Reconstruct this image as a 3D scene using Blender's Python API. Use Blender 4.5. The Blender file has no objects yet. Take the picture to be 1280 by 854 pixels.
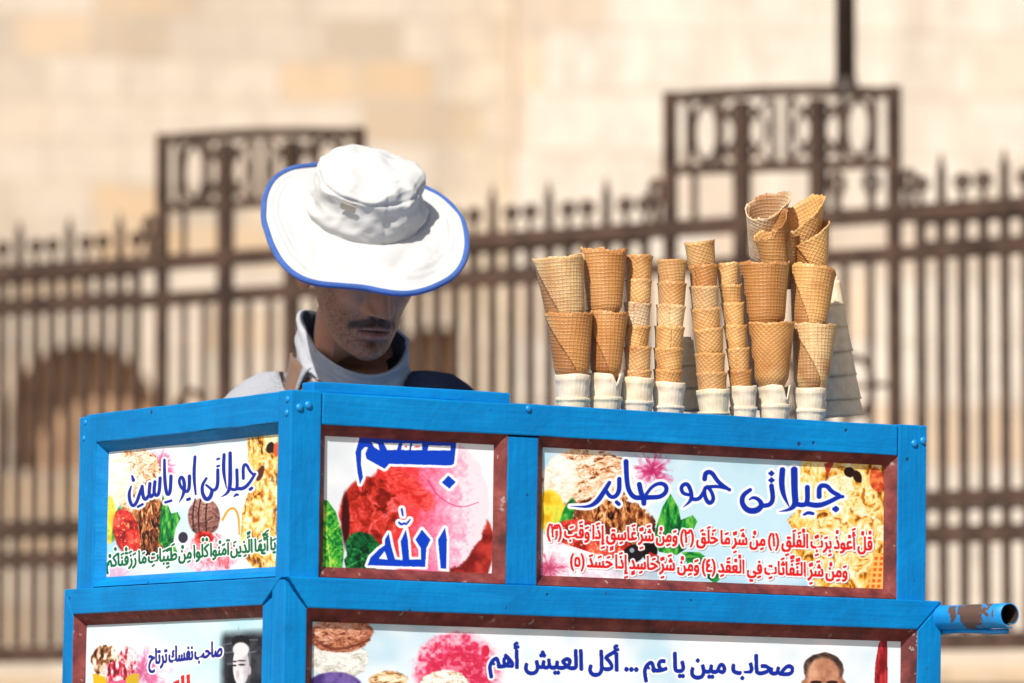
import bpy, bmesh, math, random
import numpy as np
from mathutils import Vector, Matrix, Quaternion, noise as mnoise

SC = bpy.context.scene
COL = SC.collection
R = math.radians
random.seed(4)

# ------------------------------------------------------------------ camera, sky, sun, exposure
F = 7000.0                     # focal length in photo pixels (1280 wide)
CZ = 0.85
PITCH = math.atan(527.0 / F)
cam = bpy.data.cameras.new('camera')
cam.sensor_width = 36.0
cam.lens = 36.0 * F / 1280.0
cam.clip_start = 0.1
cam.clip_end = 6000
cam_o = bpy.data.objects.new('camera', cam)
COL.objects.link(cam_o)
cam_o.location = (0, 0, CZ)
cam_o.rotation_euler = (math.pi / 2 + PITCH, 0, 0)
SC.camera = cam_o
cam.dof.use_dof = True
cam.dof.focus_distance = 8.45
cam.dof.aperture_fstop = 4.5
cam.dof.aperture_blades = 9

TOSUN = Vector((-0.31, -0.82, 0.86)).normalized()
w = bpy.data.worlds.new('World')
SC.world = w
w.use_nodes = True
nt = w.node_tree
sky = nt.nodes.new('ShaderNodeTexSky')
sky.sky_type = 'NISHITA'
sky.sun_disc = False
sky.sun_elevation = math.asin(TOSUN.z)
sky.sun_rotation = math.atan2(TOSUN.x, TOSUN.y)
sky.dust_density = 2.0
nt.links.new(sky.outputs[0], nt.nodes['Background'].inputs['Color'])
nt.nodes['Background'].inputs['Strength'].default_value = 0.085
sl = bpy.data.lights.new('sun', 'SUN')
sl.energy = 4.6
sl.angle = R(0.5)
sl.color = (1.0, 0.95, 0.875)
sun = bpy.data.objects.new('sun', sl)
COL.objects.link(sun)
sun.location = (-4, -6, 12)
sun.rotation_euler = (-TOSUN).to_track_quat('-Z', 'Y').to_euler()
SC.view_settings.view_transform = 'Standard'
SC.view_settings.look = 'None'
SC.view_settings.exposure = 0.38
SC.view_settings.gamma = 1.0
SC.view_settings.use_curve_mapping = False
SC.cycles.use_denoising = True
SC.cycles.max_bounces = 8

# ------------------------------------------------------------------ measuring helpers
CAMM = Matrix.Translation((0, 0, CZ)) @ Matrix.Rotation(math.pi / 2 + PITCH, 4, 'X')
CP = Vector((0, 0, CZ))


def ray(px, py):
    d = Vector(((px - 640) / F, -(py - 427) / F, -1.0))
    return (CAMM.to_3x3() @ d)


def at_y(px, py, Y):
    d = ray(px, py)
    return CP + d * (Y / d.y)


def on_plane(px, py, p0, n):
    d = ray(px, py)
    return CP + d * ((p0 - CP).dot(n) / d.dot(n))


def project(P):
    c = CAMM.inverted() @ Vector(P)
    return 640 + F * c.x / -c.z, 427 - F * c.y / -c.z


def lin(c):
    c = np.asarray(c, float)
    if c.max() > 1.0:
        c = c / 255.0
    return np.where(c <= 0.04045, c / 12.92, ((c + 0.055) / 1.055) ** 2.4)


# ------------------------------------------------------------------ object helpers
def tag(o, label=None, cat=None, group=None, kind=None):
    if label: o['label'] = label
    if cat: o['category'] = cat
    if group: o['group'] = group
    if kind: o['kind'] = kind
    return o


def thing(name, label, cat, loc=(0, 0, 0), group=None):
    o = bpy.data.objects.new(name, None)
    o.empty_display_size = 0.1
    COL.objects.link(o)
    o.location = loc
    return tag(o, label, cat, group)


def link(name, me, mat=None, parent=None, matrix=None):
    o = bpy.data.objects.new(name, me)
    COL.objects.link(o)
    if mat is not None:
        me.materials.append(mat)
    if parent is not None:
        o.parent = parent
    if matrix is not None:
        o.matrix_basis = matrix
    return o


def mesh_from(V, Fc, smooth=False, name='mesh'):
    me = bpy.data.meshes.new(name)
    me.from_pydata([tuple(v) for v in V], [], [tuple(f) for f in Fc])
    me.update()
    if smooth:
        me.polygons.foreach_set('use_smooth', [True] * len(me.polygons))
    return me


def bm_mesh(bm, smooth=False, name='mesh'):
    me = bpy.data.meshes.new(name)
    bm.normal_update()
    bm.to_mesh(me)
    bm.free()
    if smooth:
        me.polygons.foreach_set('use_smooth', [True] * len(me.polygons))
    return me


def add_box(bm, x0, x1, y0, y1, z0, z1, bev=0.0, mat=None):
    vs = [bm.verts.new(p) for p in ((x0, y0, z0), (x1, y0, z0), (x1, y1, z0), (x0, y1, z0),
                                    (x0, y0, z1), (x1, y0, z1), (x1, y1, z1), (x0, y1, z1))]
    fs = [bm.faces.new([vs[i] for i in f]) for f in
          ((3, 2, 1, 0), (4, 5, 6, 7), (0, 1, 5, 4), (1, 2, 6, 5), (2, 3, 7, 6), (3, 0, 4, 7))]
    if mat is not None:
        for v in vs:
            v.co = mat @ v.co
    if bev > 0:
        es = list({e for f in fs for e in f.edges})
        bmesh.ops.bevel(bm, geom=es, offset=bev, segments=2, affect='EDGES', profile=0.6)
    return vs


def box_obj(name, m, parent, x0, x1, y0, y1, z0, z1, bev=0.002, wob=0.0):
    bm = bmesh.new()
    add_box(bm, x0, x1, y0, y1, z0, z1, bev)
    return link(name, bm_mesh(bm), m, parent)


def tube_between(bm, a, b, r, seg=8, r2=None):
    a = Vector(a); b = Vector(b)
    d = b - a
    q = d.to_track_quat('Z', 'Y').to_matrix().to_4x4()
    bmesh.ops.create_cone(bm, cap_ends=True, segments=seg, radius1=r, radius2=r if r2 is None else r2,
                          depth=d.length, matrix=Matrix.Translation((a + b) / 2) @ q)


def sweep(bm, pts, rad, seg=8, closed=False):
    """tube along points with radius per point"""
    n = len(pts)
    pts = [Vector(p) for p in pts]
    if not hasattr(rad, '__len__'):
        rad = [rad] * n
    rings = []
    up = Vector((0.13, 0.27, 0.95)).normalized()
    for i in range(n):
        if closed:
            t = pts[(i + 1) % n] - pts[i - 1]
        else:
            t = pts[min(i + 1, n - 1)] - pts[max(i - 1, 0)]
        t.normalize()
        s = t.cross(up)
        if s.length < 1e-4:
            s = t.cross(Vector((1, 0, 0)))
        s.normalize()
        u = s.cross(t)
        rings.append([bm.verts.new(pts[i] + (s * math.cos(2 * math.pi * k / seg) + u * math.sin(2 * math.pi * k / seg)) * rad[i])
                      for k in range(seg)])
    for i in range(n if closed else n - 1):
        A, B = rings[i], rings[(i + 1) % n]
        for k in range(seg):
            bm.faces.new((A[k], A[(k + 1) % seg], B[(k + 1) % seg], B[k]))
    if not closed:
        bm.faces.new(list(reversed(rings[0])))
        bm.faces.new(rings[-1])


def set_cols(me, cols):
    a = me.color_attributes.new('Col', 'FLOAT_COLOR', 'POINT')
    c = np.ones((len(me.vertices), 4), np.float32)
    c[:, :3] = cols
    a.data.foreach_set('color', c.ravel())


# ------------------------------------------------------------------ materials
class NT:
    def __init__(s, name):
        s.m = bpy.data.materials.new(name)
        s.m.use_nodes = True
        s.t = s.m.node_tree
        s.b = s.t.nodes['Principled BSDF']

    def n(s, typ, **kw):
        nd = s.t.nodes.new(typ)
        for k, v in kw.items():
            setattr(nd, k, v)
        return nd

    def l(s, a, b):
        s.t.links.new(a, b)

    def math(s, op, a, b=None, c=None):
        nd = s.n('ShaderNodeMath', operation=op)
        for i, v in enumerate((a, b, c)):
            if v is None: continue
            if isinstance(v, (int, float)):
                nd.inputs[i].default_value = v
            else:
                s.l(v, nd.inputs[i])
        return nd.outputs[0]

    def noise(s, vec, scale, detail=3, rough=0.5):
        nd = s.n('ShaderNodeTexNoise')
        nd.inputs['Scale'].default_value = scale
        nd.inputs['Detail'].default_value = detail
        nd.inputs['Roughness'].default_value = rough
        if vec is not None:
            s.l(vec, nd.inputs['Vector'])
        return nd.outputs['Fac']

    def mapping(s, vec, scale=(1, 1, 1), rot=(0, 0, 0)):
        nd = s.n('ShaderNodeMapping')
        nd.inputs['Scale'].default_value = scale
        nd.inputs['Rotation'].default_value = rot
        s.l(vec, nd.inputs['Vector'])
        return nd.outputs[0]

    def ramp(s, fac, stops):
        nd = s.n('ShaderNodeValToRGB')
        e = nd.color_ramp.elements
        while len(e) > 1:
            e.remove(e[-1])
        for i, (p, c) in enumerate(stops):
            el = e[0] if i == 0 else e.new(p)
            el.position = p
            el.color = (*c[:3], 1) if hasattr(c, '__len__') else (c, c, c, 1)
        s.l(fac, nd.inputs[0])
        return nd.outputs[0]

    def mix(s, fac, a, b, mode='MIX'):
        nd = s.n('ShaderNodeMix', data_type='RGBA', blend_type=mode)
        for sock, v in ((nd.inputs['Factor'], fac), (nd.inputs[6], a), (nd.inputs[7], b)):
            if isinstance(v, (int, float)):
                sock.default_value = v
            elif hasattr(v, '__len__'):
                sock.default_value = (*v[:3], 1)
            else:
                s.l(v, sock)
        return nd.outputs[2]

    def bump(s, h, strength=0.3, dist=0.002, prev=None):
        nd = s.n('ShaderNodeBump')
        nd.inputs['Strength'].default_value = strength
        nd.inputs['Distance'].default_value = dist
        s.l(h, nd.inputs['Height'])
        if prev is not None:
            s.l(prev, nd.inputs['Normal'])
        s.l(nd.outputs[0], s.b.inputs['Normal'])
        return nd.outputs[0]

    def base(s, c):
        if hasattr(c, '__len__'):
            s.b.inputs['Base Color'].default_value = (*c[:3], 1)
        else:
            s.l(c, s.b.inputs['Base Color'])

    def rough(s, v, spec=0.5):
        if isinstance(v, (int, float)):
            s.b.inputs['Roughness'].default_value = v
        else:
            s.l(v, s.b.inputs['Roughness'])
        s.b.inputs['Specular IOR Level'].default_value = spec


def obj_co(k):
    return k.n('ShaderNodeTexCoord').outputs['Object']


def mat_blue(upright=False):
    k = NT('blue_paint')
    co = obj_co(k)
    g = k.noise(k.mapping(co, (1.0, 1.0, 1.0)), 9, 4)
    fine = k.noise(co, 150, 3)
    base = k.ramp(g, ((0.3, (0.0, 0.165, 0.45)), (0.7, (0.0, 0.225, 0.57))))
    # brush marks, dents and chips
    grain = k.noise(k.mapping(co, (200, 200, 6) if upright else (6, 6, 200)), 1.2, 4, 0.6)
    base = k.mix(k.ramp(grain, ((0.42, 0.0), (0.72, 0.55))), base, (0.0, 0.125, 0.36))
    worn = k.noise(k.mapping(co, (40, 40, 3) if upright else (3, 3, 40)), 1.7, 5, 0.65)
    base = k.mix(k.ramp(worn, ((0.56, 0.0), (0.74, 0.35))), base, (0.01, 0.30, 0.66))
    v = k.n('ShaderNodeTexVoronoi')
    v.inputs['Scale'].default_value = 26
    k.l(co, v.inputs['Vector'])
    spots = k.ramp(v.outputs['Distance'], ((0.0, 1.0), (0.075, 1.0), (0.10, 0.0)))
    pick = k.ramp(k.noise(co, 14, 2), ((0.52, 0.0), (0.54, 1.0)))
    sp = k.math('MULTIPLY', spots, pick)
    base = k.mix(k.math('MULTIPLY', sp, 0.8), base, (0.015, 0.03, 0.06))
    chip = k.ramp(k.noise(co, 60, 4, 0.65), ((0.70, 0.0), (0.715, 1.0)))
    base = k.mix(k.math('MULTIPLY', chip, 0.85), base, (0.03, 0.035, 0.05))
    grime = k.noise(k.mapping(co, (1, 1, 0.5)), 7, 5, 0.65)
    base = k.mix(k.ramp(grime, ((0.52, 0.0), (0.75, 0.45))), base, (0.004, 0.10, 0.27))
    k.base(base)
    k.rough(k.ramp(fine, ((0.3, 0.42), (0.7, 0.66))), 0.16)
    n1 = k.bump(k.math('ADD', k.math('MULTIPLY', grain, 0.9), k.math('MULTIPLY', fine, 0.25)), 0.35, 0.0012)
    lump = k.noise(co, 30, 3, 0.55)
    k.bump(k.math('SUBTRACT', lump, k.math('MULTIPLY', sp, 0.6)), 0.55, 0.004, n1)
    return k.m


def mat_moulding():
    k = NT('red_brown_moulding')
    co = obj_co(k)
    g = k.noise(co, 30, 5, 0.6)
    c = k.ramp(g, ((0.3, (0.05, 0.010, 0.011)), (0.52, (0.15, 0.026, 0.024)), (0.72, (0.24, 0.06, 0.05))))
    ch = k.ramp(k.noise(co, 55, 3, 0.6), ((0.66, 0.0), (0.69, 1.0)))
    c = k.mix(k.math('MULTIPLY', ch, 0.7), c, (0.30, 0.24, 0.22))
    k.base(c)
    k.rough(0.6, 0.3)
    k.bump(k.noise(co, 120, 3), 0.4, 0.001)
    return k.m


def mat_attr(name, rough=0.5, spec=0.3, bump=None):
    k = NT(name)
    a = k.n('ShaderNodeAttribute', attribute_name='Col')
    k.base(a.outputs['Color'])
    k.rough(rough, spec)
    if bump:
        sc, st, di = bump
        k.bump(k.noise(obj_co(k), sc, 3), st, di)
    return k.m


def mat_plain(name, c, rough=0.6, spec=0.3, nsc=40, var=0.15, bump=(0.2, 0.001), bsc=None, metal=0.0):
    k = NT(name)
    co = obj_co(k)
    g = k.noise(co, nsc, 4)
    lo = [x * (1 - var) for x in c]
    hi = [x * (1 + var) for x in c]
    k.base(k.ramp(g, ((0.3, lo), (0.7, hi))))
    k.rough(rough, spec)
    k.b.inputs['Metallic'].default_value = metal
    if bump:
        k.bump(k.noise(co, bsc or nsc * 3, 3), bump[0], bump[1])
    return k.m


def mat_waffle(name, diag):
    """baked waffle; colour from the object, ridges from the UV map (in metres)"""
    k = NT(name)
    uv = k.n('ShaderNodeUVMap', uv_map='UVMap').outputs['UV']
    sep = k.n('ShaderNodeSeparateXYZ')
    k.l(uv, sep.inputs[0])
    pit = 0.0053 if not diag else 0.0050

    wander = k.noise(obj_co(k), 22, 2)

    def ridge(x):
        s = k.math('SINE', k.math('MULTIPLY', k.math('ADD', x, k.math('MULTIPLY', wander, 0.006)), math.pi / pit))
        s = k.math('ABSOLUTE', s)
        return k.math('POWER', k.math('SUBTRACT', 1.0, s), 2.2)
    rx, ry = ridge(sep.outputs[0]), ridge(sep.outputs[1])
    rid = k.math('MAXIMUM', rx, k.math('MULTIPLY', ry, 0.9))
    info = k.n('ShaderNodeObjectInfo')
    co = obj_co(k)
    # every cone is its own bake: shift the noise by the object's random number
    off = k.n('ShaderNodeVectorMath', operation='ADD')
    k.l(co, off.inputs[0])
    comb = k.n('ShaderNodeCombineXYZ')
    k.l(k.math('MULTIPLY', info.outputs['Random'], 7.0), comb.inputs[0])
    k.l(comb.outputs[0], off.inputs[1])
    v = off.outputs[0]
    toast = k.noise(v, 19, 5, 0.65)
    c = k.mix(k.ramp(toast, ((0.40, 0.0), (0.66, 0.75))), info.outputs['Color'], (0.36, 0.13, 0.028))
    blo = k.noise(v, 9, 2)
    c = k.mix(k.ramp(blo, ((0.50, 0.0), (0.70, 0.4))), c, (0.74, 0.52, 0.26))
    c = k.mix(k.math('MULTIPLY', rid, k.ramp(k.noise(v, 45, 3), ((0.35, 0.0), (0.7, 0.42)))), c, (0.62, 0.36, 0.13))
    ta = k.n('ShaderNodeAttribute', attribute_name='Toast')  # darker tint on the sheet beside its free edge
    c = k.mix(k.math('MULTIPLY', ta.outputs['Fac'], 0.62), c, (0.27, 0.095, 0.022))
    cell = k.ramp(k.noise(v, 190, 2), ((0.35, 0.0), (0.7, 0.22)))
    c = k.mix(cell, c, (0.28, 0.09, 0.02))
    k.base(c)
    k.rough(0.5, 0.5)
    k.b.inputs['Subsurface Weight'].default_value = 0.08
    k.b.inputs['Subsurface Radius'].default_value = (0.01, 0.004, 0.001)
    n1 = k.bump(rid, 0.6, 0.0013)
    k.bump(k.noise(v, 420, 2), 0.25, 0.0006, n1)
    return k.m


def mat_wafer():
    k = NT('white_wafer')
    uv = k.n('ShaderNodeUVMap', uv_map='UVMap').outputs['UV']
    sep = k.n('ShaderNodeSeparateXYZ')
    k.l(uv, sep.inputs[0])
    s = k.math('ABSOLUTE', k.math('SINE', k.math('MULTIPLY', sep.outputs[0], math.pi / 0.0065)))
    rid = k.math('POWER', k.math('SUBTRACT', 1.0, s), 2.0)
    co = obj_co(k)
    info = k.n('ShaderNodeObjectInfo')
    g = k.noise(co, 60, 4)
    c = k.mix(k.ramp(g, ((0.35, 0.0), (0.7, 0.6))), (0.72, 0.64, 0.51), (0.54, 0.42, 0.28))
    c = k.mix(1.0, c, info.outputs['Color'], 'MULTIPLY')
    k.base(c)
    k.rough(0.7, 0.25)
    k.b.inputs['Subsurface Weight'].default_value = 0.1
    k.b.inputs['Subsurface Radius'].default_value = (0.01, 0.007, 0.004)
    n1 = k.bump(rid, 0.25, 0.001)
    crumple = k.noise(k.mapping(co, (1, 1, 0.35)), 120, 4, 0.6)
    n1 = k.bump(crumple, 0.5, 0.002, n1)
    k.bump(g, 0.4, 0.002, n1)
    return k.m


def mat_fabric(name, c, rib=None, var=0.08, scale=900, st=0.35):
    k = NT(name)
    co = obj_co(k)
    k.base(k.ramp(k.noise(co, 35, 4), ((0.3, [x * (1 - var) for x in c]), (0.7, [x * (1 + var) for x in c]))))
    k.rough(0.9, 0.1)
    k.b.inputs['Sheen Weight'].default_value = 0.15
    n1 = k.bump(k.noise(co, 40, 4), 0.35, 0.004)
    if rib:
        wv = k.n('ShaderNodeTexWave', bands_direction='DIAGONAL')
        wv.inputs['Scale'].default_value = rib
        k.l(co, wv.inputs['Vector'])
        k.bump(wv.outputs['Fac'], 0.5, 0.001, n1)
    else:
        k.bump(k.noise(co, scale, 2), st, 0.0006, n1)
    return k.m


def mat_stone(name, tint_lo, tint_hi, och, bw=0.62, bh=0.27, seed=0.0):
    k = NT(name)
    co = obj_co(k)
    sep = k.n('ShaderNodeSeparateXYZ')
    k.l(co, sep.inputs[0])
    comb = k.n('ShaderNodeCombineXYZ')
    wob = k.noise(co, 0.8, 2)
    k.l(k.math('ADD', sep.outputs[0], seed), comb.inputs[0])
    k.l(k.math('ADD', sep.outputs[2], k.math('MULTIPLY', wob, 0.06)), comb.inputs[1])
    br = k.n('ShaderNodeTexBrick')
    br.offset = 0.43
    br.squash = 1.35
    br.squash_frequency = 3
    k.l(comb.outputs[0], br.inputs['Vector'])
    br.inputs['Scale'].default_value = 1.0
    br.inputs['Brick Width'].default_value = bw
    br.inputs['Row Height'].default_value = bh
    br.inputs['Mortar Size'].default_value = 0.012
    br.inputs['Color1'].default_value = (0, 0, 0, 1)
    br.inputs['Color2'].default_value = (1, 1, 1, 1)
    br.inputs['Mortar'].default_value = (0.45, 0.45, 0.45, 1)
    c = k.ramp(br.outputs['Color'], ((0.0, tint_lo), (0.35, tint_hi), (0.62, tint_hi), (0.8, och), (1.0, tint_lo)))
    big = k.noise(co, 0.55, 4, 0.6)
    c = k.mix(k.ramp(big, ((0.45, 0.0), (0.75, 0.6))), c, tint_hi)
    stain = k.noise(k.mapping(co, (1.0, 1.0, 0.25)), 1.6, 5, 0.62)
    c = k.mix(k.ramp(stain, ((0.50, 0.0), (0.74, 0.62))), c, (0.33, 0.27, 0.20))
    mott = k.noise(co, 4.5, 5, 0.65)
    c = k.mix(k.ramp(mott, ((0.46, 0.0), (0.68, 0.55))), c, (0.42, 0.36, 0.30))
    c = k.mix(k.math('MULTIPLY', br.outputs['Fac'], 0.45), c, (0.33, 0.26, 0.18))
    k.base(c)
    k.rough(0.9, 0.15)
    k.bump(k.noise(co, 12, 5), 0.4, 0.02)
    return k.m


M = {}
M['blue'] = mat_blue()
M['blue_up'] = mat_blue(True)
M['red'] = mat_moulding()
M['poster'] = mat_attr('printed_vinyl', 0.38, 0.25, (9, 0.25, 0.004))
M['bolt'] = mat_plain('painted_bolt', (0.001, 0.22, 0.56), 0.35, 0.5)
M['dark'] = mat_plain('dark_gap', (0.03, 0.025, 0.025), 0.9)
M['waffle'] = mat_waffle('waffle_grid', False)
M['waffle_diag'] = mat_waffle('waffle_diagonal', True)
M['wafer'] = mat_wafer()
M['iron'] = mat_plain('rusty_iron', (0.062, 0.036, 0.025), 0.75, 0.25, 14, 0.5, (0.3, 0.004))
M['hat'] = mat_fabric('white_cotton', (0.50, 0.492, 0.48), None, 0.03)
M['piping'] = mat_fabric('blue_piping', (0.045, 0.105, 0.33), None, 0.12)
M['patch'] = mat_plain('grey_patch', (0.30, 0.27, 0.22), 0.7)
def mat_skin():
    k = NT('skin')
    co = obj_co(k)
    c = k.n('ShaderNodeAttribute', attribute_name='Col').outputs['Color']
    st = k.n('ShaderNodeAttribute', attribute_name='Stubble').outputs['Fac']
    blot = k.noise(co, 60, 4, 0.6)
    c = k.mix(k.ramp(blot, ((0.35, 0.0), (0.7, 0.35))), c, (0.42, 0.15, 0.085))
    hairs = k.ramp(k.noise(k.mapping(co, (1.0, 1.0, 0.55)), 750, 3, 0.65), ((0.42, 0.0), (0.58, 1.0)))
    patch = k.ramp(k.noise(co, 140, 3), ((0.30, 0.25), (0.62, 1.0)))
    c = k.mix(k.math('MULTIPLY', k.math('MULTIPLY', hairs, st), k.math('MULTIPLY', patch, 0.92)), c, (0.020, 0.015, 0.013))
    k.base(c)
    k.rough(k.ramp(blot, ((0.3, 0.42), (0.7, 0.58))), 0.4)
    k.b.inputs['Subsurface Weight'].default_value = 0.18
    k.b.inputs['Subsurface Radius'].default_value = (0.008, 0.003, 0.0015)
    n1 = k.bump(k.noise(co, 900, 3), 0.3, 0.0005)
    k.bump(k.math('MULTIPLY', hairs, st), 0.3, 0.0006, n1)
    return k.m


M['skin'] = mat_skin()
M['hair'] = mat_plain('black_hair', (0.012, 0.010, 0.009), 0.6, 0.3, 200, 0.4, (0.6, 0.002))
M['fleece'] = mat_fabric('grey_ribbed_fleece', (0.40, 0.41, 0.44), 150, 0.10)
M['jacket'] = mat_attr('jacket_cloth', 0.9, 0.1, (300, 0.8, 0.003))
M['trouser'] = mat_fabric('dark_trousers', (0.05, 0.055, 0.07))
M['lining'] = mat_fabric('dark_lining', (0.022, 0.026, 0.042))
M['brown_band'] = mat_fabric('brown_fleece', (0.17, 0.10, 0.068))
M['zone_pole'] = mat_plain('dark_pole_paint', (0.048, 0.035, 0.028), 0.6, 0.3, 6, 0.3)

# ------------------------------------------------------------------ the setting: ground
gk = NT('sandy_paving')
gc = obj_co(gk)
gb = gk.n('ShaderNodeTexBrick')
gk.l(gc, gb.inputs['Vector'])
gb.inputs['Scale'].default_value = 1.0
gb.inputs['Brick Width'].default_value = 0.6
gb.inputs['Row Height'].default_value = 0.4
gb.inputs['Mortar Size'].default_value = 0.008
gb.inputs['Color1'].default_value = (0.27, 0.21, 0.15, 1)
gb.inputs['Color2'].default_value = (0.31, 0.25, 0.18, 1)
gb.inputs['Mortar'].default_value = (0.2, 0.16, 0.12, 1)
gk.base(gk.mix(gk.ramp(gk.noise(gc, 2, 5), ((0.4, 0.0), (0.7, 0.5))), gb.outputs['Color'], (0.24, 0.19, 0.13)))
gk.rough(0.9, 0.15)
gk.bump(gk.noise(gc, 20, 4), 0.4, 0.01)
G = 2500
gm = mesh_from([(-G, -G, 0), (G, -G, 0), (G, G, 0), (-G, G, 0)], [(0, 1, 2, 3)])
tag(link('ground', gm, gk.m), 'sandy stone paving under cart and fence', None, None, 'structure')

# ------------------------------------------------------------------ stone building behind
WY = 36.0
WYAW = R(6)
wall_root = thing('stone_building', 'pale sandstone building wall with arched openings behind the iron fence', 'building')
wn = Vector((math.sin(WYAW), -math.cos(WYAW), 0))     # outward normal
wu = Vector((math.cos(WYAW), math.sin(WYAW), 0))
w0 = Vector((0, WY, 0))
wall_root.location = w0
wall_root.rotation_euler = (0, 0, WYAW)


def wall_xz(px, py):
    p = on_plane(px, py, w0, wn) - w0
    return p.dot(wu), p.z


def arch_wall(name, x0, x1, z1, arches, mat, y0=0.0, th=0.8):
    """front outline with arched openings, extruded"""
    bm = bmesh.new()
    outer = [(x0, 0), (x1, 0), (x1, z1), (x0, z1)]
    edges = []

    def loop(pts):
        vs = [bm.verts.new((x, y0, z)) for x, z in pts]
        for i in range(len(vs)):
            edges.append(bm.edges.new((vs[i], vs[(i + 1) % len(vs)])))
    loop(outer)
    for (ax, az0, az1, r) in arches:
        pts = [(ax - r, az0), (ax + r, az0), (ax + r, az1 - r)]
        for i in range(1, 17):
            a = math.pi * i / 16
            pts.append((ax + r * math.cos(a), az1 - r + r * math.sin(a)))
        loop(pts)
    g = bmesh.ops.triangle_fill(bm, use_beauty=True, use_dissolve=False, edges=edges)
    faces = [f for f in g['geom'] if isinstance(f, bmesh.types.BMFace)]
    ex = bmesh.ops.extrude_face_region(bm, geom=faces)
    for v in ex['geom']:
        if isinstance(v, bmesh.types.BMVert):
            v.co.y += th
    bmesh.ops.recalc_face_normals(bm, faces=bm.faces)
    return link(name, bm_mesh(bm), mat, wall_root)


stoneL = mat_stone('sandstone_ochre', (0.42, 0.345, 0.265), (0.56, 0.475, 0.385), (0.56, 0.395, 0.24), 0.5, 0.27)
stoneR = mat_stone('sandstone_cream', (0.54, 0.45, 0.36), (0.66, 0.585, 0.50), (0.62, 0.455, 0.31), 0.7, 0.40, 3.3)
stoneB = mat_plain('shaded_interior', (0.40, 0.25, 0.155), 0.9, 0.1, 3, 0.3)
xm, _ = wall_xz(642, 300)
arL = wall_xz(105, 428)
arR = wall_xz(548, 408)
rL = 92 * WY / F
rR = 84 * WY / F
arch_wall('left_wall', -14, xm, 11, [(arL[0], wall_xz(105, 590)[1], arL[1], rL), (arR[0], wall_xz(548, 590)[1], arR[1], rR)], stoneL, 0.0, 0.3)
arch_wall('right_wall', xm, 16, 11.5, [], stoneR, -0.14, 0.94)
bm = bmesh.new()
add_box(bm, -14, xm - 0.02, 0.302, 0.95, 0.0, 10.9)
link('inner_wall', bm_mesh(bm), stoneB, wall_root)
bm = bmesh.new()       # worn string courses and quoin strip
add_box(bm, xm - 0.34, xm - 0.003, -0.05, 0.05, 0, 10.7, 0.01)
q = link('quoin_strip', bm_mesh(bm), mat_stone('sandstone_worn', (0.52, 0.42, 0.30), (0.60, 0.50, 0.38), (0.45, 0.33, 0.2), 0.34, 0.27), wall_root)

# ------------------------------------------------------------------ iron fence on its stone plinth
YA, YB = 16.0, 16.0 * 1.139
fa = at_y(1280, 954, YA)
fb = at_y(0, 954, YB)
fa.z = fb.z = 0
fu = (fa - fb).normalized()                       # left to right, coming nearer
fn = Vector((fu.y, -fu.x, 0))                     # towards the camera
FL = (fa - fb).length
FM = Matrix((fu.to_4d(), (-fn).to_4d(), (0, 0, 1, 0), (0, 0, 0, 1))).transposed()
FM[3] = (0, 0, 0, 1)
FM[0][3], FM[1][3], FM[2][3] = fb.x, fb.y, 0


def f_xz(px, py):
    p = on_plane(px, py, fb, fn)
    return (p - fb).dot(fu), p.z


zR1 = f_xz(1280, 257)[1]
zR2 = f_xz(1280, 308)[1]
zR3 = f_xz(1280, 620)[1]
zR4 = f_xz(1280, 668)[1]
zB = f_xz(1280, 800)[1]
zP = f_xz(1280, 832)[1]
zSp = f_xz(1230, 190)[1]
zCu = f_xz(1200, 218)[1]

plinth = mat_stone('plinth_stone', (0.40, 0.29, 0.19), (0.50, 0.38, 0.26), (0.46, 0.30, 0.17), 0.8, 0.3, 1.7)
bm = bmesh.new()
add_box(bm, -9, FL + 7, -0.16, 0.16, 0, zP - 0.06, 0.01)
add_box(bm, -9, FL + 7, -0.20, 0.20, zP - 0.058, zP, 0.012)
pw = link('plinth_wall', bm_mesh(bm), plinth)
pw.matrix_world = FM
tag(pw, 'low sandstone wall carrying the rusty iron fence', 'wall')

# pillar measures along the fence
p1 = f_xz(838, 300)[0]; p1e = f_xz(1118, 300)[0]
pw_len = p1e - p1
p0 = f_xz(203, 300)[0]; p0e = p0 + pw_len
zTop = f_xz(838, 121)[1]
zHead = f_xz(838, 213)[1]

def bar_mesh(kind):
    bm = bmesh.new()
    add_box(bm, -0.0122, 0.0122, -0.0122, 0.0122, zB + 0.03, zR1 + 0.02, 0.002)
    if kind == 'spike':
        add_box(bm, -0.011, 0.011, -0.011, 0.011, zR1 + 0.022, zSp - 0.05, 0.003)
        bmesh.ops.create_cone(bm, cap_ends=True, segments=8, radius1=0.015, radius2=0.002, depth=0.06,
                              matrix=Matrix.Translation((0, 0, zSp - 0.02)))
    else:
        zt = zCu
        sweep(bm, [(0, 0, zR1 + 0.022), (0, 0, zt - 0.05)], 0.009, 6)
        for s in (-1, 1):                         # a small scroll
            pts = [(s * 0.025 * math.sin(a) * (1 - a / 9) + 0.0, 0, zt - 0.04 + 0.026 * (1 - math.cos(a)) * (1 - a / 9))
                   for a in np.linspace(0.0, 4.4, 12)]
            sweep(bm, pts, 0.010, 6)
    # pointed loop between the paired rails
    return bm_mesh(bm)


barS, barC = bar_mesh('spike'), bar_mesh('curl')
for me in (barS, barC):
    me.materials.append(M['iron'])


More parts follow.
